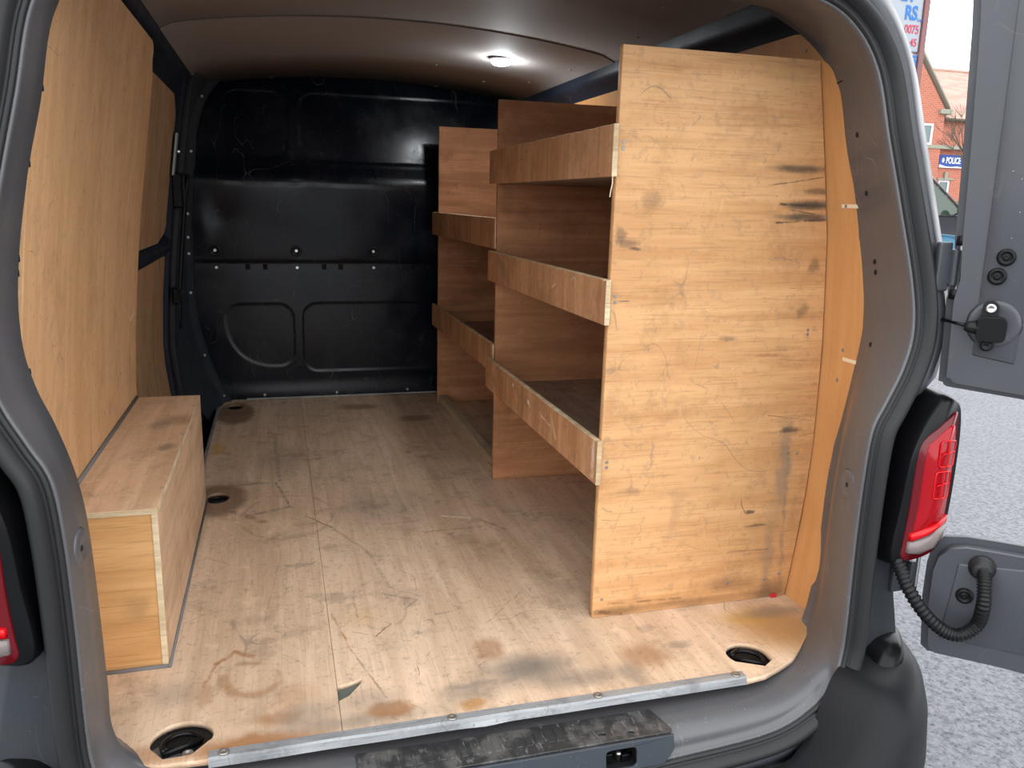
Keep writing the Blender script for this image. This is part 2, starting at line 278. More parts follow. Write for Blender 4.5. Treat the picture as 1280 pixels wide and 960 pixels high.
M['hole'] = plain('dark_hole', (.003, .003, .003), .9)
M['seal'] = plain('grey_sealant', (.17, .165, .16), .7)
M['red'] = plain('red_lamp_plastic', (.32, .001, .006), .2, spec=.3, coat=.15)
M['redhi'] = plain('bright_red_reflector', (.62, .004, .008), .2, spec=.35, coat=.1)
M['redd'] = plain('dark_red_lamp_plastic', (.12, .001, .005), .2, spec=.4, coat=.1)
M['clear'] = plain('clear_lamp_plastic', (.20, .16, .155), .25, coat=.1, bumps=(120, .6, .002))
M['wood_raw'] = plain('raw_wood_chip', (.75, .62, .42), .8)
n = NT('lit_lamp_lens'); n.set('Emission Color', (.92, .97, 1)); n.set('Emission Strength', 140.0); M['lit'] = n.m
# sill plate, scuffed
n = NT('scuffed_black_plastic'); a = n.noise((18, 18, 18), 6, .7); b = n.noise((90, 30, 60), 3, .6)
c = n.mix(n.math('MULTIPLY', n.rng(a, .45, .62), .8), (.028, .028, .029), (.11, .105, .10)); c = n.mix(n.math('MULTIPLY', n.rng(b, .58, .68), .5), c, (.22, .21, .2))
n.set('Base Color', c); n.set('Roughness', .45); n.bump(b, .2, .001); M['scuff'] = n.m
# tarmac
n = NT('wet_worn_tarmac'); a = n.noise((46, 46, 46), 4, .8); b = n.noise((.9, .9, .9), 4, .6); v = n.t.nodes.new('ShaderNodeTexVoronoi'); v.inputs['Scale'].default_value = 75; n.t.links.new(n.P, v.inputs['Vector'])
c = n.mix(n.rng(a, .38, .60), (.04, .04, .045), (.30, .30, .31)); c = n.mix(n.rng(v.outputs['Distance'], .1, .55, 0, .45), c, (.30, .30, .31)); c = n.mix(n.math('MULTIPLY', n.rng(b, .4, .7), .3), c, (.2, .2, .21))
n.set('Base Color', n.mix(1.0, c, (.62, .64, .68), 'MULTIPLY')); n.set('Roughness', .6); n.bump(n.math('ADD', a, n.math('MULTIPLY', v.outputs['Distance'], .6)), .6, .008); M['tarmac'] = n.m
# brick
n = NT('red_brick'); br = n.t.nodes.new('ShaderNodeTexBrick'); mp = n.t.nodes.new('ShaderNodeMapping'); mp.inputs['Rotation'].default_value = (PI/2, 0, 0); n.t.links.new(n.P, mp.inputs[0]); n.t.links.new(mp.outputs[0], br.inputs['Vector'])
br.inputs['Scale'].default_value = 1; br.inputs['Brick Width'].default_value = .23; br.inputs['Row Height'].default_value = .08; br.inputs['Mortar Size'].default_value = .01
br.inputs['Color1'].default_value = (.50, .15, .085, 1); br.inputs['Color2'].default_value = (.42, .12, .07, 1); br.inputs['Mortar'].default_value = (.46, .26, .20, 1)
n.set('Base Color', br.outputs['Color']); n.set('Roughness', .9); M['brick'] = n.m
n = NT('clay_roof_tiles'); a = n.noise((1, 1, 9), 3, .6); c = n.mix(n.rng(a, .4, .6), (.42, .24, .19), (.50, .32, .26)); n.set('Base Color', c); n.set('Roughness', .9); M['tile'] = n.m
M['stone'] = plain('pale_stone', (.30, .30, .24), .8)
M['white'] = plain('white_paint', (.75, .76, .77), .5)
M['glass'] = plain('dark_window_glass', (.10, .16, .15), .06, spec=.8)
M['cglass'] = plain('car_window_glass', (.03, .055, .035), .05, spec=.8)
M['carg'] = plain('dark_grey_car_paint', (.03, .03, .038), .25, coat=.6)
M['carb'] = plain('light_blue_car_paint', (.10, .28, .42), .25, coat=.6)
M['tyre'] = plain('tyre_rubber', (.02, .02, .02), .8)
M['blue'] = plain('blue_sign_paint', (.012, .06, .30), .5)
M['lblue'] = plain('bright_blue_lettering', (.02, .16, .50), .5)
M['redtxt'] = plain('red_lettering', (.55, .03, .07), .5)
M['signw'] = plain('white_sign_board', (.34, .38, .42), .4)
M['post'] = plain('red_brown_post', (.22, .09, .09), .5)
M['bark'] = plain('bare_bark', (.09, .075, .055), .9)
M['leaf'] = plain('autumn_hedge_leaves', (.22, .20, .04), .8)
M['pave'] = plain('concrete_paving', (.30, .29, .27), .9, bumps=(20, .2, .01))

# ------------------------------------------------------------------ object helpers
def meta(o, label=None, cat=None, group=None, kind=None):
    if label: o['label'] = label
    if cat: o['category'] = cat
    if group: o['group'] = group
    if kind: o['kind'] = kind
    return o
def thing(name, loc, label, cat, group=None):
    o = bpy.data.objects.new(name, None); o.empty_display_size = .05; o.location = loc; COL.objects.link(o)
    return meta(o, label, cat, group)
def link(name, me, mats=None, parent=None, smooth=False, bevel=0, seg=2, loc=None):
    o = bpy.data.objects.new(name, me); COL.objects.link(o)
    if mats is not None and not me.materials:
        for m_ in (mats if isinstance(mats, (list, tuple)) else [mats]): me.materials.append(M[m_] if isinstance(m_, str) else m_)
    if loc is not None: o.location = loc
    if parent is not None:
        o.parent = parent
        if parent.type == 'EMPTY': o.matrix_parent_inverse = Matrix.Translation(-Vector(parent.location))
    if smooth: me.polygons.foreach_set('use_smooth', [True]*len(me.polygons))
    if bevel:
        b = o.modifiers.new('bevel', 'BEVEL'); b.width = bevel; b.segments = seg; b.limit_method = 'ANGLE'; b.angle_limit = math.radians(40)
    return o
def mesh(verts, faces):
    me = bpy.data.meshes.new('m'); me.from_pydata([tuple(v) for v in verts], [], faces); me.update(); return me
def fixn(me):
    bm = bmesh.new(); bm.from_mesh(me); bmesh.ops.recalc_face_normals(bm, faces=bm.faces); bm.to_mesh(me); bm.free(); return me
def hexa(p):   # p: 4 bottom + 4 top points in order
    return fixn(mesh(p, [(0,3,2,1),(4,5,6,7),(0,1,5,4),(1,2,6,5),(2,3,7,6),(3,0,4,7)]))
def box(x0, x1, y0, y1, z0, z1):
    return hexa([(x0,y0,z0),(x1,y0,z0),(x1,y1,z0),(x0,y1,z0),(x0,y0,z1),(x1,y0,z1),(x1,y1,z1),(x0,y1,z1)])
def join(mes):
    bm = bmesh.new()
    for m_ in mes: bm.from_mesh(m_)
    me = bpy.data.meshes.new('m'); bm.to_mesh(me); bm.free(); return me
def plate(outer, holes, t, fr, edge=1):
    """outline with holes, filled and extruded; fr: function (u,v,w)->world, w in [-t/2,t/2]. Side faces get material slot `edge`."""
    cu = bpy.data.curves.new('c', 'CURVE'); cu.dimensions = '2D'; cu.fill_mode = 'BOTH'; cu.extrude = t/2
    for pl in [outer] + list(holes):
        sp = cu.splines.new('POLY'); sp.points.add(len(pl)-1); sp.use_cyclic_u = True
        for i, p in enumerate(pl): sp.points[i].co = (p[0], p[1], 0, 1)
    ob = bpy.data.objects.new('c', cu); me = bpy.data.meshes.new_from_object(ob)
    bpy.data.objects.remove(ob); bpy.data.curves.remove(cu)
    bm = bmesh.new(); bm.from_mesh(me); bmesh.ops.remove_doubles(bm, verts=bm.verts, dist=1e-5)
    for f in bm.faces: f.material_index = 0 if abs(f.normal.z) > .5 else edge
    for v in bm.verts: v.co = Vector(fr(*v.co))
    bmesh.ops.recalc_face_normals(bm, faces=bm.faces); bm.to_mesh(me); bm.free(); me.materials.clear(); return me
def arc(cx, cy, rx, ry, a0=0, a1=360, n=24):
    full = abs(a1-a0) >= 360
    return [(cx+rx*math.cos(math.radians(a0+(a1-a0)*i/(n if full else n-1))), cy+ry*math.sin(math.radians(a0+(a1-a0)*i/(n if full else n-1)))) for i in range(n)]
def rrect(x0, y0, x1, y1, r, n=6):
    p = []
    for cx, cy, a in ((x1-r, y1-r, 0), (x0+r, y1-r, 90), (x0+r, y0+r, 180), (x1-r, y0+r, 270)): p += arc(cx, cy, r, r, a, a+90, n)
    return p
def catmull(pts, n, closed=False):
    P_ = [Vector(p) for p in pts]; out = []; N = len(P_)
    rngs = range(N if closed else N-1)
    for i in rngs:
        p0 = P_[(i-1) % N] if closed or i > 0 else P_[0]; p1 = P_[i]; p2 = P_[(i+1) % N]; p3 = P_[(i+2) % N] if closed or i+2 < N else P_[-1]
        for k in range(n):
            t = k/n; out.append(.5*((2*p1)+(p2-p0)*t+(2*p0-5*p1+4*p2-p3)*t*t+(3*p1-p0-3*p2+p3)*t**3))
    if not closed: out.append(P_[-1].copy())
    return out
def tube(pts, r, seg=10, closed=False, rfun=None):
    pts = [Vector(p) for p in pts]; N = len(pts); V = []; F = []; up = None
    for i, p in enumerate(pts):
        a = pts[(i-1) % N] if (closed or i > 0) else p; b = pts[(i+1) % N] if (closed or i < N-1) else p
        t = (b-a).normalized()
        if up is None: up = Vector((0, 0, 1)) if abs(t.z) < .9 else Vector((1, 0, 0))
        up = (up - t*up.dot(t)).normalized(); s = t.cross(up); rr = rfun(i) if rfun else r
        for k in range(seg): an = 2*PI*k/seg; V.append(p+(up*math.cos(an)+s*math.sin(an))*rr)
    for i in range(N if closed else N-1):
        j = (i+1) % N
        for k in range(seg): F.append((i*seg+k, i*seg+(k+1) % seg, j*seg+(k+1) % seg, j*seg+k))
    if not closed: F += [tuple(range(seg))[::-1], tuple((N-1)*seg+k for k in range(seg))]
    return fixn(mesh(V, F))
def loft(loops, closed_u=False):
    """loops: list of point lists (same length). closed_u closes each loop."""
    n = len(loops[0]); V = [p for L in loops for p in L]; F = []
    for a in range(len(loops)-1):
        for i in range(n if closed_u else n-1):
            j = (i+1) % n; F.append((a*n+i, a*n+j, (a+1)*n+j, (a+1)*n+i))
    return mesh(V, F)
def lathe(prof, c, ax, seg=20):
    ax = Vector(ax).normalized(); q = Vector((0, 0, 1)).rotation_difference(ax); V = []; F = []
    for r, h in prof:
        for k in range(seg): a = 2*PI*k/seg; V.append(Vector(c)+q @ Vector((r*math.cos(a), r*math.sin(a), h)))
    for i in range(len(prof)-1):
        for k in range(seg): F.append((i*seg+k, i*seg+(k+1) % seg, (i+1)*seg+(k+1) % seg, (i+1)*seg+k))
    F += [tuple(range(seg))[::-1], tuple((len(prof)-1)*seg+k for k in range(seg))]
    return fixn(mesh(V, F))
def text_mesh(s, size, fr, t=.004, bold=0, align='LEFT', sx=1):
    cu = bpy.data.curves.new('t', 'FONT'); cu.body = s; cu.size = size; cu.extrude = t/2; cu.offset = bold; cu.align_x = align
    ob = bpy.data.objects.new('t', cu); me = bpy.data.meshes.new_from_object(ob); bpy.data.objects.remove(ob)
    for v in me.vertices: v.co = Vector(fr(v.co.x*sx, v.co.y, v.co.z))
    me.materials.clear(); return me
def interp(tab, z):
    if z <= tab[0][0]: return tab[0][1]
    for (a, va), (b, vb) in zip(tab, tab[1:]):
        if z <= b: return va+(vb-va)*(z-a)/(b-a)
    return tab[-1][1]
XR = [(-.1, 1.15), (0, 1.165), (.2, 1.19), (.37, 1.2), (.6, 1.197), (.86, 1.178), (.99, 1.157), (1.23, 1.115), (1.3, 1.10), (1.42, 1.05)]
XL = [(-.1, -.375), (0, -.385), (.31, -.418), (.5, -.408), (.68, -.39), (.85, -.37), (1.25, -.31), (1.42, -.275)]
xR = lambda z: interp(XR, z); xL = lambda z: interp(XL, z)
def sidesheet(fx, rows, t, ny=1, dx=0):
    """curved wall sheet: rows = (z, y0, y1); fx gives x(z); thickness goes outward by dx sign"""
    V = []; F = []
    for (z, y0, y1) in rows:
        for k in range(ny+1): V.append((fx(z)+dx, y0+(y1-y0)*k/ny, z))
    nr = len(rows); m = ny+1
    for i in range(nr-1):
        for k in range(ny): F.append((i*m+k, i*m+k+1, (i+1)*m+k+1, (i+1)*m+k))
    n0 = len(V); V += [(v[0]+t, v[1], v[2]) for v in V]
    F += [tuple(a+n0 for a in f)[::-1] for f in F]
    for i in range(nr-1):
        F.append((i*m, (i+1)*m, (i+1)*m+n0, i*m+n0)); F.append((i*m+ny, i*m+ny+n0, (i+1)*m+ny+n0, (i+1)*m+ny))
    for k in range(ny): F.append((k, k+n0, k+1+n0, k+1)); a = (nr-1)*m; F.append((a+k, a+k+1, a+k+1+n0, a+k+n0))
    return fixn(mesh(V, F))
def zs(a, b, n): return [a+(b-a)*i/n for i in range(n+1)]
_screw = {}
def screw(parent, p, ax, r=.004, h=.0015, mat='zinc', name='screw'):
    key = (ax, r, h, mat)
    if key not in _screw:
        me = lathe([(r*.3, h*.4), (r*.45, h), (r*.85, h), (r, 0), (r, -.002)], (0, 0, 0), ax, 10); me.materials.append(M[mat]); _screw[key] = me
    return link(name, _screw[key], None, parent, loc=p)

# ================================================================== THE CARGO ROOM
# ---- floor: metal deck with two plywood boards
ring_c = [(-.19, 1.343), (.925, 1.352), (-.207, 2.545), (-.205, 3.715)]
def ringhole(c, flat):
    x, y = c
    if flat == 'r': return [(x-.046, y-.035)] + arc(x, y, .053, .046, 200, -20, 20) + [(x+.034, y-.045), (x-.02, y-.05)]
    return [(x+.044, y-.018), (x+.02, y-.048), (x-.025, y-.05)] + arc(x, y, .052, .048, 205, -15, 20)[0:20]
deck_out = [(-.385, 1.45), (-.25, 1.33), (1.0, 1.33), (1.165, 1.45), (1.165, 3.86), (-.285, 3.86), (-.285, 2.56), (-.385, 2.56)]
floor = link('floor', plate(deck_out, [], .004, lambda u, v, w_: (u, v, -.032+w_), 0), 'navyd'); meta(floor, kind='structure')
corner = [(1.166, 1.462), (1.135, 1.428), (1.109, 1.400), (1.08, 1.372), (1.051, 1.346), (1.012, 1.315), (.966, 1.293), (.92, 1.274), (.874, 1.268)]
chip = [(.0806, 1.388), (.1, 1.400), (.122, 1.43), (.138, 1.462), (.128, 1.455), (.0806, 1.436)]
rb = [(.0806, 1.276)] + [(.874, 1.276)] + corner[::-1] + [(1.166, 3.85), (.0806, 3.85), (.0806, 1.436), (.128, 1.452), (.136, 1.462), (.122, 1.43), (.1, 1.400), (.0806, 1.388)]
lcorner = [(.78-x, y) for x, y in corner]
lb = [(.0794, 1.276), (-.136, 1.276), (-.22, 1.280), (-.258, 1.289), (-.282, 1.306), (-.294, 1.335), (-.302, 1.37), (-.335, 1.42), (-.384, 1.47)] + [(-.384, 2.545), (-.281, 2.545), (-.281, 3.80), (-.22, 3.85), (.0794, 3.85)]
up = lambda u, v, w_: (u, v, -.006+w_)
def hole_for(i):
    x, y = ring_c[i]
    if i == 0: return ringhole((x, y), 'l')
    if i == 1: return [(x-.040, y-.02)] + arc(x, y, .045, .043, 190, -10, 18) + [(x+.043, y-.03), (x+.012, y-.05)]
    return arc(x, y, .036, .048, 0, 360, 24)
b1 = link('floor_board', plate(lb, [hole_for(0), hole_for(2), hole_for(3)], .012, up), ['floor', 'edge'], floor)
b2 = link('floor_board', plate(rb, [hole_for(1)], .012, up), ['floor', 'edge'], floor)
link('floor_underlay', box(.081, .15, 1.38, 1.47, -.012, -.009), plain('grey_green_underlay', (.10, .115, .10), .8), floor)
st = link('floor_edge_trim', join([box(-.294, -.281, 2.56, 3.76, -.028, .003), box(-.294, -.270, 2.56, 3.76, .001, .003)]), 'alu', floor); st['label'] = 'thin metal trim along the left edge of the plywood floor'
# ---- step well beside the floor (sliding door)
# ---- left wall
wl = link('wall_left', sidesheet(xL, [(z, 1.42, 3.84) for z in zs(.0, 1.40, 14)], -.01, 1, -.075), 'navyd', smooth=True); meta(wl, kind='structure')
well = link('step_well', join([box(-.47, -.297, 2.56, 3.80, -.22, -.20), box(-.300, -.296, 2.56, 3.80, -.20, -.034), box(-.47, -.296, 3.80, 3.81, -.2, .05)]), 'plastic', wl)
def ytopL(z): return 2.55
rowsL = [(z, 1.412 if z > .2 else 1.45, 2.55) for z in zs(.0, 1.18, 16)]
rowsL += [(1.20, 1.455, 2.548), (1.24, 1.46, 2.546), (1.255, 1.465, 2.53), (1.27, 1.47, 2.515), (1.295, 1.48, 2.51), (1.31, 1.50, 2.49), (1.316, 1.54, 2.46)]
lining = link('plywood_lining', sidesheet(xL, rowsL, -.009), 'wall', wl, bevel=.001); lining['label'] = 'large scuffed plywood sheet lining the near left side'
# sliding door blanking sheets, door trim
def sl(z0, z1, y1, fn=None, n=8): return [(z, 2.50, (fn(z) if fn else y1)) for z in zs(z0, z1, n)]
def upper_edge(z):
    if z < .80: return 3.36-.45*max(0, (1-(z-.745)/.055))**2*.5
    if z > 1.20: return 3.38-.9*(z-1.20)**1.2*3
    return 3.37
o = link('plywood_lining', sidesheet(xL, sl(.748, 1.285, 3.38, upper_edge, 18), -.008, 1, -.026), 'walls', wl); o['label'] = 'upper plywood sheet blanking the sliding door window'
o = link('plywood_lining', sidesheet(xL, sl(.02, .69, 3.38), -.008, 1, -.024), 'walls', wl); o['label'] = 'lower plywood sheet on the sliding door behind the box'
# trim band between the two sheets : a rounded pressing
V = []
for yy, zc, hh in ((2.45, .715, .030), (3.0, .717, .030), (3.3, .722, .032), (3.40, .74, .05)):
    V.append([(xL(zc)-.03+.028*math.sin(PI*k/8), yy, zc-hh+2*hh*k/8) for k in range(9)])
link('door_rail', loft(V), 'navyd', wl, smooth=True)
# door frame around sheets at the far edge
def vstrip(y0, y1, z0, z1, dx, t=.03, n=12): return sidesheet(xL, [(z, y0, y1) for z in zs(z0, z1, n)], -t, 1, dx)
link('sliding_door_frame', vstrip(3.365, 3.44, 0.0, 1.33, -.006, .04), 'navyd', wl, smooth=False, bevel=.008)
link('door_weatherstrip', vstrip(3.445, 3.475, -.02, 1.36, .012, .03), 'rubber', wl, bevel=.008)
link('window_glass', vstrip(3.325, 3.362, .99, 1.14, -.010, .006), plain('frosted_pane', (.42, .47, .46), .3), wl)
screw(wl, (xL(1.08)-.004, 3.345, 1.075), (1, 0, 0), .008, .006, 'steel', 'window_bolt')
hb = link('door_catch_housing', box(-.372, -.336, 3.36, 3.44, .87, 1.0), 'gloss', wl, bevel=.006)
for k in range(3): link('catch_rib', box(-.334, -.331, 3.375+.022*k, 3.382+.022*k, .885, .985), 'plastic', hb)
link('strap_clip', join([box(-.400, -.374, 3.395, 3.45, .50, .565), box(-.392, -.366, 3.41, 3.44, .51, .555)]), 'gloss', wl, bevel=.005)
# rail above the side linings: rolled section
def cant(side):
    f = (lambda x: x) if side < 0 else (lambda x: .78-x)
    prof = [(-.345, 1.24), (-.325, 1.285), (-.318, 1.315), (-.300, 1.325), (-.290, 1.345), (-.292, 1.372), (-.270, 1.392), (-.22, 1.41)]
    return loft([[(f(x), y, z) for x, z in prof] for y in (1.50, 2.2, 3.0, 3.86)])
link('roof_rail', cant(-1), 'navyd', wl, smooth=True)
# B pillar with its trim, between the sliding door and the bulkhead
V = []
def bpx(z):   # inner edge of the pillar flange at the bulkhead
    return interp([(-.02, -.225), (.04, -.262), (.12, -.30), (.24, -.335), (.36, -.362), (.5, -.372), (.8, -.368), (1.02, -.345), (1.2, -.325), (1.32, -.285), (1.40, -.22)], z)
for z in zs(-.03, 1.40, 26):
    xi = bpx(z); V.append([(xL(z)-.05, 3.46, z), (xL(z)+.004, 3.475, z), (xL(z)+.012, 3.50, z), ((xi+xL(z))/2-.004, 3.66, z), (xi-.016, 3.80, z), (xi-.008, 3.815, z), (xi+.012, 3.826, z), (xi+.016, 3.85, z)])
link('door_pillar', loft(V), 'pillar', wl, smooth=True)
link('pillar_foot_trim', loft([[(bpx(z)-.10+.06*max(0, .3-z), 3.56, z), (bpx(z)-.05, 3.665, z), (bpx(z)-.024, 3.76, z), (bpx(z)-.022, 3.79, z)] for z in zs(-.02, .37, 10)]), 'pillar', wl, smooth=True)
link('cable_conduit', tube([(xL(z)+.016, 3.56, z) for z in zs(.38, 1.0, 12)], .009, 8), 'plastic', wl, smooth=True)
for z in (1.325, 1.10, .84, .74, .67, .50, .22, .03):
    screw(wl, (bpx(z)+.0, 3.815, z), (0, -1, 0), .006, .003, 'steel', 'rivet')
# ---- right wall
wr = link('wall_right', sidesheet(xR, [(z, 1.42, 3.86) for z in zs(-.03, 1.42, 14)], .01, 1, .022), 'navyd', smooth=True); meta(wr, kind='structure')
y0R = [(0, 1.46), (.17, 1.472), (.44, 1.466), (.53, 1.455), (.70, 1.437), (.93, 1.475), (1.09, 1.495), (1.20, 1.51)]
rows = [(z, interp(y0R, z), 3.84) for z in zs(0, 1.20, 18)] + [(1.23, 1.522, 3.84), (1.255, 1.54, 3.84), (1.275, 1.565, 3.84), (1.287, 1.60, 3.84), (1.292, 1.66, 3.84)]
o = link('plywood_lining', sidesheet(xR, rows, .009), 'wallr', wr, bevel=.001); o['label'] = 'orange-toned plywood sheet lining the whole right side'
link('roof_rail', cant(1), 'navyd', wr, smooth=True)
for y, z in ((1.62, 1.255), (1.505, .93), (1.50, .62), (1.51, .55)): screw(wr, (xR(z)-.0005, y, z), (-1, 0, 0), .004, .0015)
for y, z, w_ in ((1.495, .93, .03), (1.475, .60, .03)):
    link('knot_scratch', box(xR(z)-.0008, xR(z)+.001, y-w_, y+w_*.8, z-.004, z+.004), 'wood_raw', wr)
# ---- bulkhead (pressed steel, black) with embossed bays
def sdr(x, z, x0, z0, x1, z1, r):
    cx, cz = (x0+x1)/2, (z0+z1)/2; qx = abs(x-cx)-(x1-x0)/2+r; qz = abs(z-cz)-(z1-z0)/2+r
    return math.hypot(max(qx, 0), max(qz, 0))+min(max(qx, qz), 0)-r
def sst(e0, e1, v): t = max(0, min(1, (v-e0)/(e1-e0))); return t*t*(3-2*t)
PROF = [(-.05, 3.862), (.60, 3.862), (.628, 3.862), (.640, 3.857), (.66, 3.855), (.75, 3.848), (.88, 3.838), (.94, 3.833), (.965, 3.831), (.985, 3.831), (1.0, 3.833), (1.015, 3.837), (1.035, 3.845), (1.055, 3.853), (1.08, 3.860), (1.10, 3.863), (1.45, 3.904)]
def ybulk(x, z):
    y = interp(PROF, z)
    for b_, d in (((-.215, 1.081, .068, 1.372, .075), .006), ((.108, 1.075, 1.05, 1.375, .075), .006), ((-.24, .15, .066, .445, .07), .006), ((.10, .12, .95, .447, .07), .006)):
        s_ = sdr(x, z, *b_)
        if b_[0] == -.24: q_ = -(x+.225)*.72-(z-.255)*.69; h_ = max(0, min(1, .5+.5*(s_-q_)/.07)); s_ = s_*h_+q_*(1-h_)+.07*h_*(1-h_)   # slanted lower left bay
        y += d*.33*sst(.007, -.009, s_)-.0006*math.exp(-(s_/.006)**2)
    y += .005*math.exp(-((x+.24)/.07)**2-((z-.84)/.07)**2) - .002*math.exp(-((x+.30)/.03)**2-((z-.80)/.1)**2)
    y += .004*(mnoise.noise(Vector((x*5, z*5, 0)))) * sst(.62, .66, z)*sst(1.02, .95, z)
    y += .002*math.exp(-((x-.09)/.04)**2-((z-.99)/.02)**2) + .0006*mnoise.noise(Vector((x*3, z*3, 4)))
    y -= .006*sst(.09, .0, z)
    return y
NX, NZ = 300, 260; V = []; F = []
def topz(x): d = abs(x-.39); return 1.445-.13*d*d-20*max(0, d-.6)**3
for j in range(NZ+1):
    for i in range(NX+1):
        x = -.385+1.55*i/NX; z = -.03+(topz(x)+.03)*j/NZ; V.append((x, ybulk(x, z), z))
for j in range(NZ):
    for i in range(NX): a = j*(NX+1)+i; F.append((a, a+1, a+NX+2, a+NX+1))
bulk = link('wall_front', mesh(V, F), 'navy', smooth=True); meta(bulk, kind='structure')
for x in (-.265, .083, .43, .78):
    z = .683; y = ybulk(x, z); link('bolt_recess', lathe([(.010, -.004), (.012, .001), (.022, .004), (.026, .002), (.026, -.002)], (x, y, z), (0, -1, 0), 20), 'gloss', bulk, smooth=True)
    screw(bulk, (x, y-.002, z), (0, -1, 0), .007, .004, 'steel', 'bolt')
    screw(bulk, (x+.002, ybulk(x, .607), .607), (0, -1, 0), .007, .003, 'steel', 'rivet')
for x in (-.13, -.055, .205, .28, .615, .69): link('slot', box(x-.010, x+.010, 3.856, 3.8625, .598, .622), 'hole', bulk)
for x in (-.08, .249, .587, .9): screw(bulk, (x, ybulk(x, .018), .018), (0, -1, 0), .007, .003, 'steel', 'rivet')
link('floor_bead', box(-.16, 1.16, 3.842, 3.85, -.005, .006), 'alu', bulk)
for x, z, w_, a in ((.72, 1.34, .010, .5), (-.26, .83, .03, .9), (.11, 1.39, .02, .1), (.60, .93, .006, 0)):
    pass
# ---- ceiling
def cz(x, o=0): return topz(x)+o
V = []
xs = [-.305+1.43*i/30 for i in range(31)]
ceil = link('ceiling', loft([[(x, y, cz(x)+.018) for x in xs] for y in (1.58, 3.87)]), 'navyd', smooth=True); meta(ceil, kind='structure')
def sheet(y0, y1, o): 
    a = [[(x, y, cz(x)+o+.003*math.exp(-((y-1.6)/.05)**2)) for x in xs] for y in (y0, (y0+y1)/2, y1)]
    b = [[(p[0], p[1], p[2]+.004) for p in r] for r in a]
    return fixn(loft([a[0], a[1], a[2], b[2], b[1], b[0], a[0]]))
o = link('headlining_board', sheet(2.60, 3.87, -.003), 'head', ceil, smooth=False); o['label'] = 'far grey headlining board with the lamp in it'
for p in o.data.polygons: p.use_smooth = True
o = link('headlining_board', sheet(1.60, 2.601, 0), 'head', ceil); o['label'] = 'near grey headlining board, butted against the far one'
for p in o.data.polygons: p.use_smooth = True
for x, y in ((-.20, 3.45), (-.24, 3.1), (-.26, 2.85), (-.22, 2.2), (.05, 3.3), (.33, 3.25), (.62, 3.3), (.86, 3.5), (1.0, 3.3), (1.03, 2.9), (1.02, 2.3), (.95, 2.0), (1.02, 1.8), (.5, 2.0), (.1, 2.1), (.0, 3.84), (.72, 3.84)):
    off = -.003 if y > 2.61 else 0; screw(ceil, (x, y, cz(x)+off), (0, 0, -1), .007, .002, 'head', 'trim_clip')

# ---- ceiling lamp
L0 = (.795, 2.98, cz(.795)-.0045)
lamp = thing('ceiling_light', L0, 'small round lit lamp set in the grey van ceiling', 'light')
link('bezel', lathe([(.046, .001), (.045, -.003), (.040, -.004), (.038, 0)], (L0[0], L0[1], L0[2]), (0, 0, 1), 28), plain('pale_lamp_bezel', (.5, .5, .5), .4), lamp, smooth=True)
link('lens', lathe([(.037, -.001), (.037, -.009), (.030, -.018), (.015, -.022), (.001, -.023)], (L0[0], L0[1], L0[2]), (0, 0, 1), 28), 'lit', lamp, smooth=True)
ld = bpy.data.lights.new('ceiling_lamp_light', 'POINT'); ld.energy = 1.6; ld.shadow_soft_size = .03; ld.color = (.9, .96, 1)
lo = bpy.data.objects.new('ceiling_lamp_light', ld); lo.location = (L0[0], L0[1], L0[2]-.055); COL.objects.link(lo)
lo.parent = lamp; lo.matrix_parent_inverse = Matrix.Translation(-Vector(L0))

# ================================================================== LASHING RINGS
RL = ['black lashing ring in the floor cut-out at the near left corner', 'black lashing ring in the floor cut-out right of the rack end panel', 'black lashing ring half under the far end of the wooden box', 'black lashing ring in the far left corner by the bulkhead']
for i, (x, y) in enumerate(ring_c):
    t = thing('lashing_ring', (x, y, -.03), RL[i], 'tie-down ring', 'lashing rings sunk into the floor')
    pan = lathe([(.002, -.0205), (.04, -.0195), (.052, -.0125), (.056, -.0125), (.056, -.030), (.01, -.030)], (x, y, 0), (0, 0, 1), 26)
    link('recess_pan', pan, 'plastic', t, smooth=True)
    rz = math.radians((25, -35, 10, 0)[i]); R2 = Matrix.Rotation(rz, 3, 'Z')
    d = [R2 @ Vector((.032*math.cos(a), .030*math.sin(a), 0)) for a in [math.radians(-10+200*k/16) for k in range(17)]]
    link('ring', tube([Vector((x, y-.004, -.011+.004*(k/16))) + p for k, p in enumerate(d)], .0048, 8), 'gloss', t, smooth=True)
    link('hinge_bar', tube([Vector((x, y-.008, -.012)) + R2 @ Vector((-.034, 0, 0)), Vector((x, y-.008, -.012)) + R2 @ Vector((.034, 0, 0))], .0065, 8), 'gloss', t, smooth=True)
    link('bolt', lathe([(.010, 0), (.010, .005), (.006, .006), (.005, .003), (.001, .003)], Vector((x, y, -.018)) + R2 @ Vector((0, -.026, 0)), (0, 0, 1), 12), 'zinc', t, smooth=True)

# ================================================================== THRESHOLD STRIP
t = thing('threshold_strip', (.37, 1.29, 0), 'dented aluminium angle strip capping the front edge of the plywood floor', 'edge strip')
V1 = []; V2 = []
xsn = [-.142+1.018*i/60 for i in range(61)]
sec = []
for i, x in enumerate(xsn):
    wob = .0012*mnoise.noise(Vector((x*9, 0, 0))); de = .006*math.exp(-((x-.335)/.03)**2)
    sec.append([(x, 1.294, .0005), (x, 1.294, .0026), (x, 1.276+wob, .0026+wob*.3), (x, 1.2715+wob, .0), (x, 1.269+wob-de, -.0125+de*.3), (x, 1.2715+wob-de, -.0125), (x, 1.2735, -.002), (x, 1.28, .0005)])
n_ = len(sec[0]); me = fixn(loft(sec, True)); link('angle_bar', me, 'alu', t)
for x in (-.118, .275, .56, .857): link('screw', lathe([(.002, .001), (.0035, .0015), (.0065, .0035), (.009, .0025), (.0095, 0)], (x, 1.284, .0024), (0, 0, 1), 14), 'zinc', t, smooth=True)

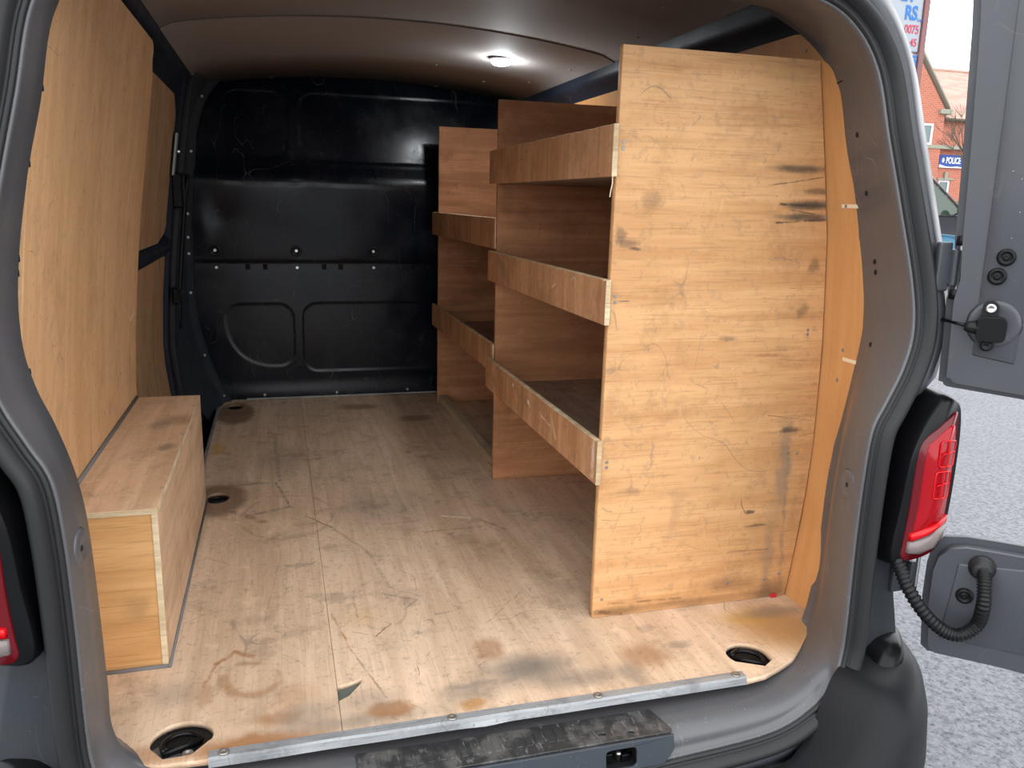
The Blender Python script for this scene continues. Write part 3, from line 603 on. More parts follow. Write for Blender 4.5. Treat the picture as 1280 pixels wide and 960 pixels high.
# ================================================================== WHEEL ARCH BOX
t = thing('wheel_arch_box', (-.33, 2.06, 0), 'long plywood box over the wheel arch against the left wall', 'box')
X0 = lambda z: xL(z)+.006
bt = .012; bx1 = -.2385
me = hexa([(X0(.32), 1.586, .3225), (bx1, 1.586, .3225), (bx1, 2.532, .3225), (X0(.32), 2.532, .3225), (X0(.33), 1.586, .3345), (bx1, 1.586, .3345), (bx1, 2.532, .3345), (X0(.33), 2.532, .3345)])
def edged(me, axis):   # end-grain slot on faces not facing `axis`
    for p in me.polygons: p.material_index = 0 if abs(p.normal[axis]) > .7 else 1
    return me
o = link('top_board', edged(me, 2), ['boxply', 'edge'], t, bevel=.0012)
o = link('side_board', edged(box(bx1-bt, bx1, 1.5861, 2.53, .001, .322), 0), ['boxply', 'edge'], t, bevel=.0012)
me = hexa([(X0(0), 1.588, .001), (bx1-bt, 1.588, .001), (bx1-bt, 1.600, .001), (X0(0), 1.600, .001), (X0(.32), 1.588, .3222), (bx1-bt, 1.588, .3222), (bx1-bt, 1.600, .3222), (X0(.32), 1.600, .3222)])
o = link('end_board', me, 'boxend', t)
me = hexa([(X0(0), 2.518, .001), (bx1-bt, 2.518, .001), (bx1-bt, 2.53, .001), (X0(0), 2.53, .001), (X0(.32), 2.518, .3222), (bx1-bt, 2.518, .3222), (bx1-bt, 2.53, .3222), (X0(.32), 2.53, .3222)])
link('end_board', me, 'boxply', t)
o = link('sealant_bead', join([tube([(bx1+.002, y, .002) for y in (1.58, 2.53)], .004, 6), tube([(xL(0)+.012, 1.584, .002), (bx1+.003, 1.584, .002)], .0045, 6), tube([(xL(.335)+.005, y, .336) for y in (1.59, 2.53)], .005, 6)]), 'seal', t, smooth=True); o['label'] = 'grey bead of sealant along the box edges'
for y in (1.7, 2.1, 2.4): screw(t, (bx1-.006, y, .3347), (0, 0, 1), .0035, .001)

# ================================================================== SHELVING RACKS
def side_panel(y0, y1, xf0, xf1, h, mat, name='side_panel'):
    """upright: front edge from xf0 (bottom) to xf1 (top), rear edge follows the lining"""
    zz = [0.001, .12, .25, .37, .5, .62, .74, .86, .93, .99, 1.08, 1.16, h]
    out = [(xf0+(xf1-xf0)*z/h, z) for z in (0.001, h)]
    left = [(xf0+(xf1-xf0)*z/h, z) for z in zz]; right = [(xR(z)-.003, z) for z in zz]
    me = plate(left + right[::-1], [], y1-y0, lambda u, v, w_: (u, (y0+y1)/2+w_, v)); return link(name, me, [mat, 'edge'], None, bevel=.0012, seg=1)
def reparent(o, p): o.parent = p; o.matrix_parent_inverse = Matrix.Translation(-Vector(p.location)); return o
def lip(parent, x, y0, y1, z0, z1, wear=0):
    nx = 40; V = []
    sec = []
    for i in range(nx+1):
        y = y0+(y1-y0)*i/nx; j = .0022*mnoise.noise(Vector((y*22, z0*9, 1))) if wear else 0
        sec.append([(x, y, z0), (x+.012, y, z0), (x+.012, y, z1), (x, y, z1-.0005+min(0, j*2))])
    me = fixn(loft(sec, True)); bm = bmesh.new(); bm.from_mesh(me); bmesh.ops.holes_fill(bm, edges=bm.edges); bmesh.ops.recalc_face_normals(bm, faces=bm.faces); bm.to_mesh(me); bm.free()
    for p in me.polygons: p.material_index = 0 if abs(p.normal.x) > .7 else 1
    return link('shelf_lip', me, ['lip', 'edge'], parent, bevel=.001, seg=1)
def shelf(parent, x, y0, y1, z):
    return link('shelf', plate([(x, y0), (xR(z)-.004, y0), (xR(z)-.004, y1), (x, y1)], [], .012, lambda u, v, w_: (u, v, z+.006+w_)), ['shelf', 'edge'], parent)
# near rack
t1 = thing('shelving_rack', (.92, 2.05, 0), 'near plywood rack with tall scuffed end panel and three lipped shelves', 'shelf rack', 'plywood racks along the right side')
p = reparent(side_panel(1.568, 1.586, .658, .664, 1.2275, 'panel'), t1); p['label'] = 'large pale end panel with black scuff marks'
p = reparent(side_panel(2.531, 2.546, .675, .671, 1.228, 'rack'), t1)
def sh_lip(t, x, y0, y1, z0, z1): lip(t, x, y0, y1, z0, z1, 1); shelf(t, x+.0125, y0+.028, y1-.012, z0+.002)
sh_lip(t1, .648, 1.556, 2.545, .976, 1.078); sh_lip(t1, .648, 1.556, 2.545, .675, .770); sh_lip(t1, .646, 1.556, 2.545, .325, .424)
for z in (1.045, 1.032, .735, .722, .372, .360): screw(t1, (.675, 1.5678, z), (0, -1, 0), .0042, .0008)
for x, z in ((1.165, .985), (1.165, .972), (1.163, .905), (1.150, .655), (1.150, .645), (1.13, .365), (1.155, .362), (1.14, .06), (1.0, .05), (1.10, .048), (.68, .045)): screw(t1, (x, 1.5678, z), (0, -1, 0), .004, .0008)
sp = link('splinter', tube([(.650, 1.556, .976), (.649, 1.553, .962), (.646, 1.552, .948), (.645, 1.553, .936)], .0012, 5), 'wood_raw', t1); sp['label'] = 'pale loose splinter hanging from the top lip'
wt = link('wall_tag', box(1.118, 1.135, 1.560, 1.566, .0015, .010), plain('red_plastic_scrap', (.6, .02, .03), .5), t1, bevel=.002); wt['label'] = 'scrap of red plastic at the foot of the end panel'
# far rack
t2 = thing('shelving_rack', (.93, 3.10, 0), 'far plywood rack with two lipped shelves beside the black bulkhead', 'shelf rack', 'plywood racks along the right side')
p = reparent(side_panel(3.638, 3.653, .694, .697, 1.236, 'rack'), t2)
p = reparent(side_panel(2.5475, 2.562, .682, .682, 1.215, 'rack'), t2)
sh_lip(t2, .670, 2.55, 3.652, .774, .872); sh_lip(t2, .670, 2.552, 3.652, .366, .464)
b_ = link('floor_batten', join([box(.700, .735, 2.63, 3.637, .001, .036), box(.688, .712, 2.563, 2.66, .001, .022)]), ['shelfp'], t2, bevel=.002); b_['label'] = 'low wooden batten along the rack foot'

# ================================================================== THE VAN BODY
van = thing('van', (.39, 1.3, -.57), 'grey panel van seen through its open rear doors', 'van')
KI = [(.39,1.325,-.036),(.66,1.325,-.036),(.88,1.315,-.030),(.965,1.315,-.020),(1.05,1.365,-.014),(1.12,1.42,.000),(1.172,1.462,.08),(1.19,1.475,.3),(1.195,1.472,.42),(1.197,1.468,.5),(1.197,1.46,.57),(1.196,1.452,.63),(1.192,1.447,.70),(1.185,1.46,.8),(1.170,1.485,.93),(1.148,1.505,1.05),(1.125,1.515,1.17),(1.105,1.54,1.235),(1.05,1.60,1.305),(.9,1.63,1.362),(.39,1.64,1.42)]
KM = [(.39,1.20,-.042),(.66,1.20,-.042),(.87,1.212,-.037),(.975,1.238,-.020),(1.045,1.272,.012),(1.082,1.31,.06),(1.09,1.34,.13),(1.095,1.35,.3),(1.10,1.35,.42),(1.112,1.35,.5),(1.132,1.352,.57),(1.154,1.355,.63),(1.166,1.356,.70),(1.164,1.365,.8),(1.145,1.39,.94),(1.122,1.41,1.05),(1.10,1.43,1.17),(1.065,1.46,1.235),(.98,1.49,1.29),(.84,1.51,1.31),(.39,1.52,1.33)]
KL = [(.39,1.187,-.092),(.66,1.190,-.082),(.885,1.20,-.072),(.99,1.215,-.042),(1.045,1.23,-.008),(1.066,1.24,.045),(1.071,1.244,.12),(1.073,1.25,.28),(1.077,1.253,.42),(1.087,1.256,.51),(1.112,1.257,.565),(1.142,1.259,.63),(1.156,1.262,.70),(1.150,1.275,.79),(1.12,1.30,.94),(1.096,1.318,1.05),(1.071,1.338,1.17),(1.023,1.352,1.245),(.942,1.355,1.285),(.80,1.358,1.30),(.39,1.36,1.305)]
KO = [(.39,-.30),(.66,-.30),(.9,-.30),(1.05,-.28),(1.22,-.24),(1.31,-.12),(1.335,.1),(1.34,.3),(1.34,.42),(1.34,.5),(1.34,.57),(1.34,.63),(1.34,.70),(1.33,.8),(1.31,.93),(1.285,1.05),(1.255,1.18),(1.19,1.33),(1.08,1.44),(.9,1.50),(.39,1.54)]
def fulloop(K, n=6, sh=0.0):
    r = [Vector(p) for p in K]; l = [Vector((.78-sh*min(1, abs(p[0]-.39)/.6)-p[0],)+tuple(p[1:])) for p in K[1:-1]][::-1]
    return catmull(r+l, n, True)
I_, M_, L_ = fulloop(KI, 6, -.010), fulloop(KM, 6, -.013), fulloop(KL, 6, .018); O_ = fulloop([(x, 0, z) for x, z in KO])
N = len(L_)
ctr = Vector((.39, 1.25, .6))
def outward(i):
    t_ = L_[(i+1) % N]-L_[i-1]; o_ = Vector((t_.z, 0, -t_.x)); o_.normalize()
    if o_.dot(L_[i]-ctr) < 0: o_ = -o_
    return o_
OUT = [outward(i) for i in range(N)]
def off(i, d, dy, base=None): b_ = (base or L_)[i]; return b_ + OUT[i]*d + Vector((0, dy, 0))
# frame face: inner edge tucked behind lining -> mid -> lip
A0 = [I_[i]+OUT[i]*.006+Vector((0, .03, 0)) for i in range(N)]
A1 = [I_[i]+OUT[i]*.001+Vector((0, .006, 0)) for i in range(N)]
L0s = [L_[i]+Vector((0, .008, 0)) for i in range(N)]
Qa = [M_[i].lerp(I_[i], .5)+OUT[i]*.000 for i in range(N)]
Qb = [M_[i].lerp(L_[i], .55)-OUT[i]*(.0 if True else 0) for i in range(N)]
ROUND = [L_[i]+OUT[i]*.004+Vector((0, -.003, 0)) for i in range(N)]
frame = link('rear_door_frame', loft([A0, A1, I_, Qa, M_, Qb, L0s, L_, ROUND, [off(i, .012, .01) for i in range(N)], [off(i, .05, .012) for i in range(N)]], True), 'grey', van, smooth=True)
bm = bmesh.new(); bm.from_mesh(frame.data)
bmesh.ops.delete(bm, geom=[f for f in bm.faces if .48 < f.calc_center_median().x < .65 and f.calc_center_median().y < 1.215 and f.calc_center_median().z < -.03], context='FACES')
bm.to_mesh(frame.data); bm.free()
# rubber seal
prof = [(.004, .004), (.005, -.006), (.009, -.010), (.013, -.007), (.015, -.002), (.018, -.008), (.023, -.018), (.031, -.024), (.039, -.022), (.044, -.014), (.047, -.004), (.050, .006)]
link('door_seal', loft([[off(i, d, dy) for i in range(N)] for d, dy in prof], True), 'rubber', van, smooth=True)
# outer skin
def skin(i):
    L = L_[i]; o_ = O_[i]; z = L.z
    rec = sst(-.02, .06, z)*sst(.62, .56, z) if L.z < .7 else 0
    a = off(i, .050, .010); b_ = off(i, .064, .0+.05*rec); c_ = off(i, .080, .006+.06*rec)
    d_ = Vector((c_.x+(o_.x-c_.x)*.35, L.y+.035+.06*rec, c_.z+(o_.z-c_.z)*.35)); e_ = Vector((c_.x+(o_.x-c_.x)*.75, L.y+.11+.04*rec, c_.z+(o_.z-c_.z)*.75))
    f_ = Vector((o_.x, L.y+.24, o_.z)); g_ = Vector((o_.x, 2.4, o_.z)); h_ = Vector((.39+(o_.x-.39)*.99, 4.4, o_.z))
    return [a, b_, c_, d_, e_, f_, g_, h_]
sk = [skin(i) for i in range(N)]
link('body_shell', loft([[sk[i][k] for i in range(N)] for k in range(8)], True), 'greyout', van, smooth=True)
# front closing wall of the shell (behind the bulkhead)
Vc = [sk[i][7] for i in range(N)]
link('cab_partition_skin', mesh(Vc, [tuple(range(N))]), 'navyd', van)
# joint lines on pillars (overlap steps)
for sx in (1, -1):
    def mx(x): return x if sx > 0 else .78-x
    link('panel_joint', tube([(mx(1.121), 1.517, 1.176), (mx(1.108), 1.44, 1.186), (mx(1.082), 1.355, 1.192)], .0016, 6), 'hole', van)
    link('panel_joint', tube([(mx(1.176), 1.467, .072), (mx(1.116), 1.36, .030), (mx(1.064), 1.244, .012)], .0010, 6), 'hole', van)
    # holes in the pillar
    for (x, y, z, r) in ((1.128, 1.43, 1.075, .005), (1.148, 1.40, .95, .005), (1.164, 1.385, .83, .005), (1.166, 1.385, .795, .005), (1.163, 1.375, .65, .005)):
        # centre on the pillar face by interpolating the loops at this height
        best = min((i for i in range(N) if (M_[i].x > .39) == (sx > 0)), key=lambda i: abs(M_[i].z-z) + (5 if L_[i].z > 1.24 or L_[i].z < 0 else 0))
        a_, b_ = I_[best], M_[best]; p_ = b_.lerp(a_, .35 if sx > 0 else .05); nn = Vector((-(a_.y-b_.y), (a_.x-b_.x), 0))
        nn = nn.normalized()
        if nn.x*sx > 0: nn = -nn
        link('fixing_hole', lathe([(.0035, .0006), (.004, .0008), (.0055, .0002), (.0055, -.002)], p_+nn*.0008, nn, 12), 'hole', van)
    best = min((i for i in range(N) if (M_[i].x > .39) == (sx > 0) and L_[i].z < .7), key=lambda i: abs(M_[i].z-.385))
    a_, b_ = M_[best], L_[best]; p_ = b_.lerp(a_, .55); nn = Vector((-sx, 0, 0)); nn = Vector((-(a_.y-b_.y), (a_.x-b_.x), 0)).normalized(); nn = nn if nn.x*sx < 0 else -nn
    dm = link('pressed_dimple', lathe([(.004, .0006), (.010, .0008), (.016, .0024), (.022, .0036), (.029, .0014), (.034, -.002)], p_, nn, 24), 'grey', van, smooth=True)
    link('fixing_hole', lathe([(.003, .0006), (.004, .0008), (.005, .0002), (.005, -.002)], p_+nn*.0006, nn, 12), 'hole', dm)
# sill buttons with wax
for x, y in ((.648, 1.228), (.90-.02, 1.250)):
    b_ = link('sill_grommet', lathe([(.006, -.001), (.010, .0005), (.013, .0025), (.016, .001), (.016, -.002)], (x, y, -.039), (0, 0, 1), 20), 'grey', van, smooth=True)
    link('wax_blob', lathe([(.001, .004), (.006, .003), (.008, 0), (.008, -.001)], (x-.003, y-.003, -.040), (0, 0, 1), 10), plain('yellow_wax', (.45, .42, .25), .5), b_, smooth=True)
# ---- sill plate with latch opening
sp_ = link('sill_plate', None or plate([(.10, 1.1985), (.672, 1.1985), (.679, 1.205), (.664, 1.272), (.10, 1.276)], [arc(.545, 1.222, .008, .005, 0, 360, 10), arc(.600, 1.215, .007, .006, 0, 360, 10)], .005, lambda u, v, w_: (u, v, -.0375+w_), 0), 'scuff', van, bevel=.0015); sp_['label'] = 'scuffed black plastic sill plate with latch opening'
link('plate_front', plate([(.10, -.090), (.655, -.088), (.676, -.064), (.676, -.0365), (.10, -.0365)], [rrect(.540, -.083, .600, -.047, .008, 5)], .006, lambda u, v, w_: (u, 1.1935-.010*(-.0365-v)/.05+w_, v), 0), 'pillar', sp_, bevel=.0015)
lt = link('striker_pocket', join([box(.530, .610, 1.232, 1.236, -.092, -.041), box(.530, .610, 1.188, 1.234, -.095, -.090), box(.527, .531, 1.19, 1.234, -.092, -.041), box(.609, .613, 1.19, 1.234, -.092, -.041)]), 'hole', sp_)
link('striker_bolt', lathe([(.001, .018), (.0055, .017), (.006, .012), (.004, .011), (.004, 0)], (.572, 1.206, -.082), (0, 0, 1), 14), 'steel', sp_, smooth=True)
link('latch_jaw', join([box(.548, .562, 1.206, 1.225, -.090, -.068), box(.580, .596, 1.206, 1.225, -.090, -.074)]), 'gloss', sp_, bevel=.002)
for x in [.12+.020*k for k in range(20)]:
    link('tread_rib', box(x, x+.013, 1.222, 1.262, -.0352, -.0335), 'scuff', sp_, bevel=.0006, seg=1)
# ---- bumper with upper step
def bumper():
    path = [(.39, 1.00, 0), (.75, 1.01, 0), (1.0, 1.04, 0), (1.13, 1.09, 0), (1.22, 1.155, 0), (1.29, 1.26, .01), (1.335, 1.42, .01), (1.35, 1.7, .0)]
    sec = []
    P1 = catmull(path, 6)
    full = [Vector((.78-p.x, p.y, p.z)) for p in P1[1:]][::-1] + P1
    for i, p in enumerate(full):
        a = full[max(0, i-1)]; b = full[min(len(full)-1, i+1)]; t_ = (b-a).normalized(); nn = Vector((t_.y, -t_.x, 0)); 
        k = sst(.55, .75, abs(p.x-.39))  # raised shoulders
        top = -.155+.165*k
        sec.append([p-nn*.16+Vector((0, 0, top+.012)), p-nn*.07+Vector((0, 0, top+.008)), p-nn*.035+Vector((0, 0, top-.004)), p-nn*.012+Vector((0, 0, top-.028)), p+Vector((0, 0, top-.07)), p+nn*.008+Vector((0, 0, top-.16)), p+Vector((0, 0, -.36)), p-nn*.05+Vector((0, 0, -.40)), p-nn*.2+Vector((0, 0, -.41))])
    return loft(sec)
bu = link('rear_bumper', bumper(), 'plasticm', van, smooth=True)
for sx in (1, -1):
    mx = (lambda x: x) if sx > 0 else (lambda x: .78-x)
    pth = catmull([(1.085, 1.225, -.022), (1.125, 1.212, -.010), (1.165, 1.214, .022), (1.205, 1.235, .040), (1.245, 1.285, .046), (1.275, 1.36, .046)], 5); rows_ = []
    for q, p in enumerate(pth):
        a = pth[max(0, q-1)]; b = pth[min(len(pth)-1, q+1)]; t_ = (b-a); t_.z = 0; t_.normalize(); nn = Vector((t_.y, -t_.x, 0))
        rows_.append([(mx((p+nn*o_).x), (p+nn*o_).y, p.z+dz) for o_, dz in ((-.06, .012), (-.02, .014), (-.004, .008), (.006, -.006), (.010, -.022), (.004, -.030), (.003, -.075))])
    link('bumper_cap', loft(rows_), 'gloss', van, smooth=True)
    link('lower_body_panel', loft([[(mx(x_), y_, z_) for x_, y_ in ((1.112-.02*sst(.04, -.03, z_), 1.256), (1.124, 1.264), (1.17-.1*max(0, z_), 1.267), (1.238-.22*max(0, z_), 1.272), (1.246-.22*max(0, z_), 1.282), (1.275-.1*max(0, z_), 1.34), (1.33, 1.50))] for z_ in (.30, .2, .1, .04, .0, -.05, -.12)]), 'greylow', van, smooth=True)
# ---- lamps
def lamp_unit(sx):
    mx = (lambda x: x) if sx > 0 else (lambda x: .78-x)
    out = [(1.165, .254), (1.181, .243), (1.228, .252), (1.256, .272), (1.272, .305), (1.280, .341), (1.281, .441), (1.276, .508), (1.262, .546), (1.236, .532), (1.215, .515), (1.192, .499), (1.179, .482), (1.174, .44), (1.172, .349), (1.167, .28)]
    def smooth_(pl, n=4): return [(p.x, p.y) for p in catmull([(a, b, 0) for a, b in pl], n, True)]
    so = smooth_(out)
    def curveback(u, v): return .022*sst(1.235, 1.300, u)     # outer side wraps forward
    hl = link('tail_light', None or bpy.data.meshes.new('x'), None, van); bpy.data.objects.remove(hl)
    # housing (the part), children are lenses
    hout = [(1.142, .240), (1.20, .236), (1.262, .258), (1.284, .32), (1.288, .46), (1.280, .54), (1.262, .572), (1.225, .577), (1.195, .545), (1.172, .50), (1.158, .45), (1.150, .36)]
    hs = smooth_(hout, 4)
    def hloop(sc, y): return [(mx(1.22+(u-1.22)*sc), y+curveback(u, v)*.7, .41+(v-.41)*sc) for u, v in hs]
    V = [hloop(1.0, 1.36), hloop(1.0, 1.27), hloop(.985, 1.245), hloop(.955, 1.228), hloop(.93, 1.224), hloop(.5, 1.228), hloop(.05, 1.228)]
    h = link('tail_light', fixn(loft(V, True)), 'gloss', van, smooth=True)
    h['label'] = 'red rear light at the right edge of the opening' if sx > 0 else 'red rear light at the left edge of the opening'
    def lens(pl, y, mat, name, sc=1, c=(1.22, .39), inset=0):
        l0 = [(mx(c[0]+(u-c[0])*sc), y+.02+curveback(u, v), c[1]+(v-c[1])*sc) for u, v in pl]
        l1 = [(mx(c[0]+(u-c[0])*sc), y+.004+curveback(u, v), c[1]+(v-c[1])*sc) for u, v in pl]
        l2 = [(mx(c[0]+(u-c[0])*sc*.965), y+curveback(u, v), c[1]+(v-c[1])*sc*.985) for u, v in pl]
        l3 = [(mx(c[0]+(u-c[0])*sc*.45), y-.004+curveback(u, v)*.4, c[1]+(v-c[1])*sc*.55) for u, v in pl]
        me = loft([l0, l1, l2, l3], True); k = len(pl); n0 = 3*k
        bm = bmesh.new(); bm.from_mesh(me); bm.verts.ensure_lookup_table(); bm.faces.new([bm.verts[n0+i] for i in range(k)]); bmesh.ops.recalc_face_normals(bm, faces=bm.faces); bm.to_mesh(me); bm.free()
        return link(name, me, mat, h, smooth=True)
    lens(so, 1.222, 'redd', 'outer_lens')
    inner = [(1.186, .292), (1.235, .312), (1.258, .34), (1.262, .44), (1.256, .50), (1.244, .522), (1.205, .492), (1.190, .47), (1.187, .36)]
    lens(smooth_(inner), 1.217, 'red', 'brake_lens', c=(1.222, .40))
    cl = [(1.174, .286), (1.173, .264), (1.20, .260), (1.235, .270), (1.262, .291), (1.266, .316), (1.22, .298)]
    lens([tuple(p) for p in cl], 1.2135, 'clear', 'reversing_lens', c=(1.218, .285))
    rf = [(1.176, .304), (1.175, .290), (1.222, .303), (1.266, .321), (1.267, .333), (1.235, .322), (1.222, .318)]
    lens(rf, 1.2125, 'redhi', 'reflector_band', c=(1.22, .31))
    for (u0, v0, u1, v1) in ((1.215, .44, 1.252, .492), (1.212, .375, 1.248, .43)):
        pl = rrect(u0, v0, u1, v1, .006, 3); ring = [Vector((mx(u), 1.2125+curveback(u, v), v)) for u, v in pl]
        link('lens_rib', tube(ring, .0016, 6, True), 'redhi', h, smooth=True)
        link('lens_rib', tube([Vector((mx(u0+.004), 1.210, (v0+v1)/2)), Vector((mx(u1-.002), 1.214, (v0+v1)/2+.004))], .0014, 6), 'redhi', h)
        link('lens_rib', tube([Vector((mx((u0+u1)/2), 1.2105, v0)), Vector((mx((u0+u1)/2), 1.2115, v1))], .0014, 6), 'redhi', h)
    # dark channel between seal and lamp
    ch = [[(mx(x), y, z) for x, y, z in r] for r in (
        [(1.118, 1.262, .20), (1.128, 1.272, .22), (1.165, 1.32, .24)], [(1.122, 1.262, .36), (1.133, 1.274, .36), (1.17, 1.32, .38)], [(1.132, 1.266, .49), (1.146, 1.278, .495), (1.19, 1.32, .52)],
        [(1.160, 1.268, .56), (1.172, 1.280, .565), (1.22, 1.315, .60)], [(1.190, 1.270, .625), (1.20, 1.278, .63), (1.235, 1.31, .645)])]
    link('lamp_channel', loft(ch), 'plastic', van, smooth=True)
lamp_unit(1); lamp_unit(-1)
# ---- hinge on the body side
ho = link('door_hinge', join([box(1.196, 1.226, 1.262, 1.275, .775, .868), box(1.222, 1.234, 1.250, 1.268, .785, .855)]), 'greyout', van, bevel=.004)
link('hinge_knuckle', tube([(1.236, 1.252, .862), (1.236, 1.252, .880)], .012, 14), 'plastic', ho, smooth=True)
link('hinge_knuckle', tube([(1.236, 1.252, .762), (1.236, 1.252, .780)], .012, 14), 'plastic', ho, smooth=True)
link('hinge_pin', tube([(1.238, 1.254, .765), (1.238, 1.254, .878)], .004, 8), 'steel', ho)
ho2 = link('door_hinge', join([box(1.19, 1.222, 1.262, 1.275, .155, .235), box(1.216, 1.232, 1.245, 1.262, .165, .225)]), 'pillar', van, bevel=.004)
link('hinge_pin', tube([(1.236, 1.250, .15), (1.236, 1.250, .24)], .004, 8), 'steel', ho2)

# ---- the open right rear door
A = math.radians(45); U = Vector((math.cos(A), -math.sin(A), 0)); NI = Vector((-math.sin(A), -math.cos(A), 0)); H0 = Vector((1.235, 1.235, 0))
def D(s, z, o_=0): return H0 + U*s + Vector((0, 0, z)) + NI*o_
def drs(o_): return lambda u, v, w_: D(u, v, o_+w_)
def outline(g):
    e = g
    pts = [(-.058+e, 1.38-e), (-.046+e, 1.25), (-.034+e, 1.05), (-.028+e, .93)]
    pts += [(-.026+e, .88), (-.020+e, .80), (-.026+e, .76), (-.022+e, .66)]
    pts += [(-.020+e, .600+e)] + arc(.0+e, .592+e+.006, .012, .008, 180, 270, 4)
    pts += [(.12, .584+e)] + arc(.22, .544+e*.5, .07+e*0, .04+e*.3, 90, 0, 6)[0:] if False else [(.12, .582+e), (.20, .574+e), (.262+e, .545+e), (.285+e, .48), (.285+e, .39), (.262+e, .325-e), (.21, .296-e), (.12, .294-e), (.07, .292-e)]
    pts += [(.03+e, .284-e), (.012+e, .262-e), (.006+e, .22), (.006+e, .15), (.016+e, .04+e), (.03+e, .030+e), (.15, .034+e), (.45, .028+e), (.66-e, .03+e), (.69-e, .06+e), (.70-e, .3), (.70-e, .9), (.68-e, 1.38-e)]
    return pts
dsk = link('rear_door', plate(outline(0), [], .012, drs(-.030), 0), 'greyout', van, bevel=.004); dsk['label'] = 'open grey right rear door, inner side showing'
pan = plate(outline(.013), [], .030, drs(-.010), 0)
link('inner_pressing', pan, 'greyout', dsk, bevel=.010, seg=4)
# raised vertical web and stepped field
link('inner_pressing', plate([(.03, .66), (.10, .65), (.108, 1.345), (.02, 1.345)], [], .008, drs(.0035), 0), 'greyout', dsk, bevel=.0038, seg=4, smooth=True)
link('inner_pressing', plate([(.13, .63), (.64, .63), (.64, 1.345), (.135, 1.345)], [], .008, drs(.0035), 0), 'greyout', dsk, bevel=.0038, seg=4, smooth=True)
link('inner_pressing', plate([(.045, .08), (.20, .085), (.62, .08), (.62, .26), (.20, .262), (.06, .245)], [], .008, drs(.0035), 0), 'greyout', dsk, bevel=.0038, seg=4, smooth=True)
def plug(s, z, o_, r=.0175):
    c = D(s, z, o_)
    g = link('grommet', lathe([(.001, .002), (.004, .004), (.006, .002), (r*.5, .001), (r*.62, .005), (r*.75, .006), (r, .003), (r*1.02, -.002)], c, NI, 24), 'plug', dsk, smooth=True)
plug(.061, .845, .011, .0155); plug(.051, .810, .011, .0155); plug(.079, .182, .010, .0155); plug(.24, .5+.3, .011); plug(.4, .75, .011)
# check strap housing
rec = link('check_strap_dish', lathe([(.002, .0), (.028, .001), (.036, .0025), (.042, .0015), (.046, -.002)], D(.058, .722, .0075), NI, 32), 'greyout', dsk, smooth=True)
ck = link('check_strap_housing', plate([(p[0], p[1]) for p in rrect(.030, .692, .078, .738, .010, 4)], [], .028, drs(.025), 0), 'gloss', dsk, bevel=.006, seg=3)
link('housing_flange', plate(arc(.049, .752, .014, .014, 20, 160, 8) + arc(.050, .685, .013, .013, 200, 340, 8), [], .008, drs(.017), 0), 'plastic', dsk, bevel=.002)
link('bolt', lathe([(.003, .004), (.005, .006), (.0085, .006), (.0095, .001), (.0095, -.002)], D(.049, .752, .021), NI, 14), 'steel', dsk, smooth=True)
link('bolt', lathe([(.003, .004), (.005, .006), (.0085, .006), (.0095, .001), (.0095, -.002)], D(.050, .683, .021), NI, 14), 'plastic', dsk, smooth=True)
link('check_strap_nose', tube([D(.034, .716, .026), D(.016, .716, .026), D(.010, .716, .026)], .011, 12, rfun=lambda i: (.014, .010, .007)[i]), 'plastic', dsk, smooth=True)
link('check_rod', tube([D(.020, .716, .026), (1.222, 1.262, .722)], .0030, 8), 'gloss', van, smooth=True)
# water droplets on the door
for k in range(70):
    s_ = random.uniform(.02, .22); z_ = random.uniform(.62, 1.33); r_ = random.uniform(.0008, .0022)
    pass
dr = []
for k in range(90):
    s_ = random.uniform(.05, .3); z_ = random.choice([random.uniform(.78, 1.30), random.uniform(.98, 1.16)]); r_ = random.uniform(.0007, .0019)
    dr.append(lathe([(.001*r_/.002, r_*.6), (r_*.7, r_*.45), (r_, 0)], D(s_, z_, .0112), NI, 8))
o = link('water_droplet', join(dr), plain('clear_water_drop', (.30, .32, .34), .05, spec=1), dsk, smooth=True); meta(o, kind='stuff')
# ---- corrugated hose
cp = [Vector((1.168, 1.262, .262)), Vector((1.165, 1.225, .235)), Vector((1.170, 1.20, .20)), Vector((1.196, 1.18, .155)), Vector((1.232, 1.165, .120)), Vector((1.262, 1.150, .112)), Vector((1.290, 1.14, .135)), D(.1105, .185, .050), D(.108, .222, .042), D(.104, .245, .026), D(.100, .250, .010)]
ce = catmull(cp, 22)
link('corrugated_hose', tube(ce, .012, 14, rfun=lambda i: .0135 if (i//2) % 2 else .0112), 'plastic', van, smooth=True)
link('hose_collar', lathe([(.024, -.004), (.024, .004), (.019, .008), (.017, .02), (.015, .022)], D(.101, .247, .010), NI, 22), 'rubber', dsk, smooth=True)

# ================================================================== OUTSIDE
G = -.57
o = link('tarmac_ground', mesh([(-60, -60, G), (90, -60, G), (90, 90, G), (-60, 90, G)], [(0, 1, 2, 3)]), 'tarmac'); meta(o, 'worn light grey tarmac of the yard outside the van', 'ground', kind='structure'); o.name = 'ground'
o = link('pavement', box(8, 40, 20.5, 29.2, G, G+.12), 'pave'); meta(o, 'pale concrete pavement in front of the brick building', 'pavement', kind='structure')
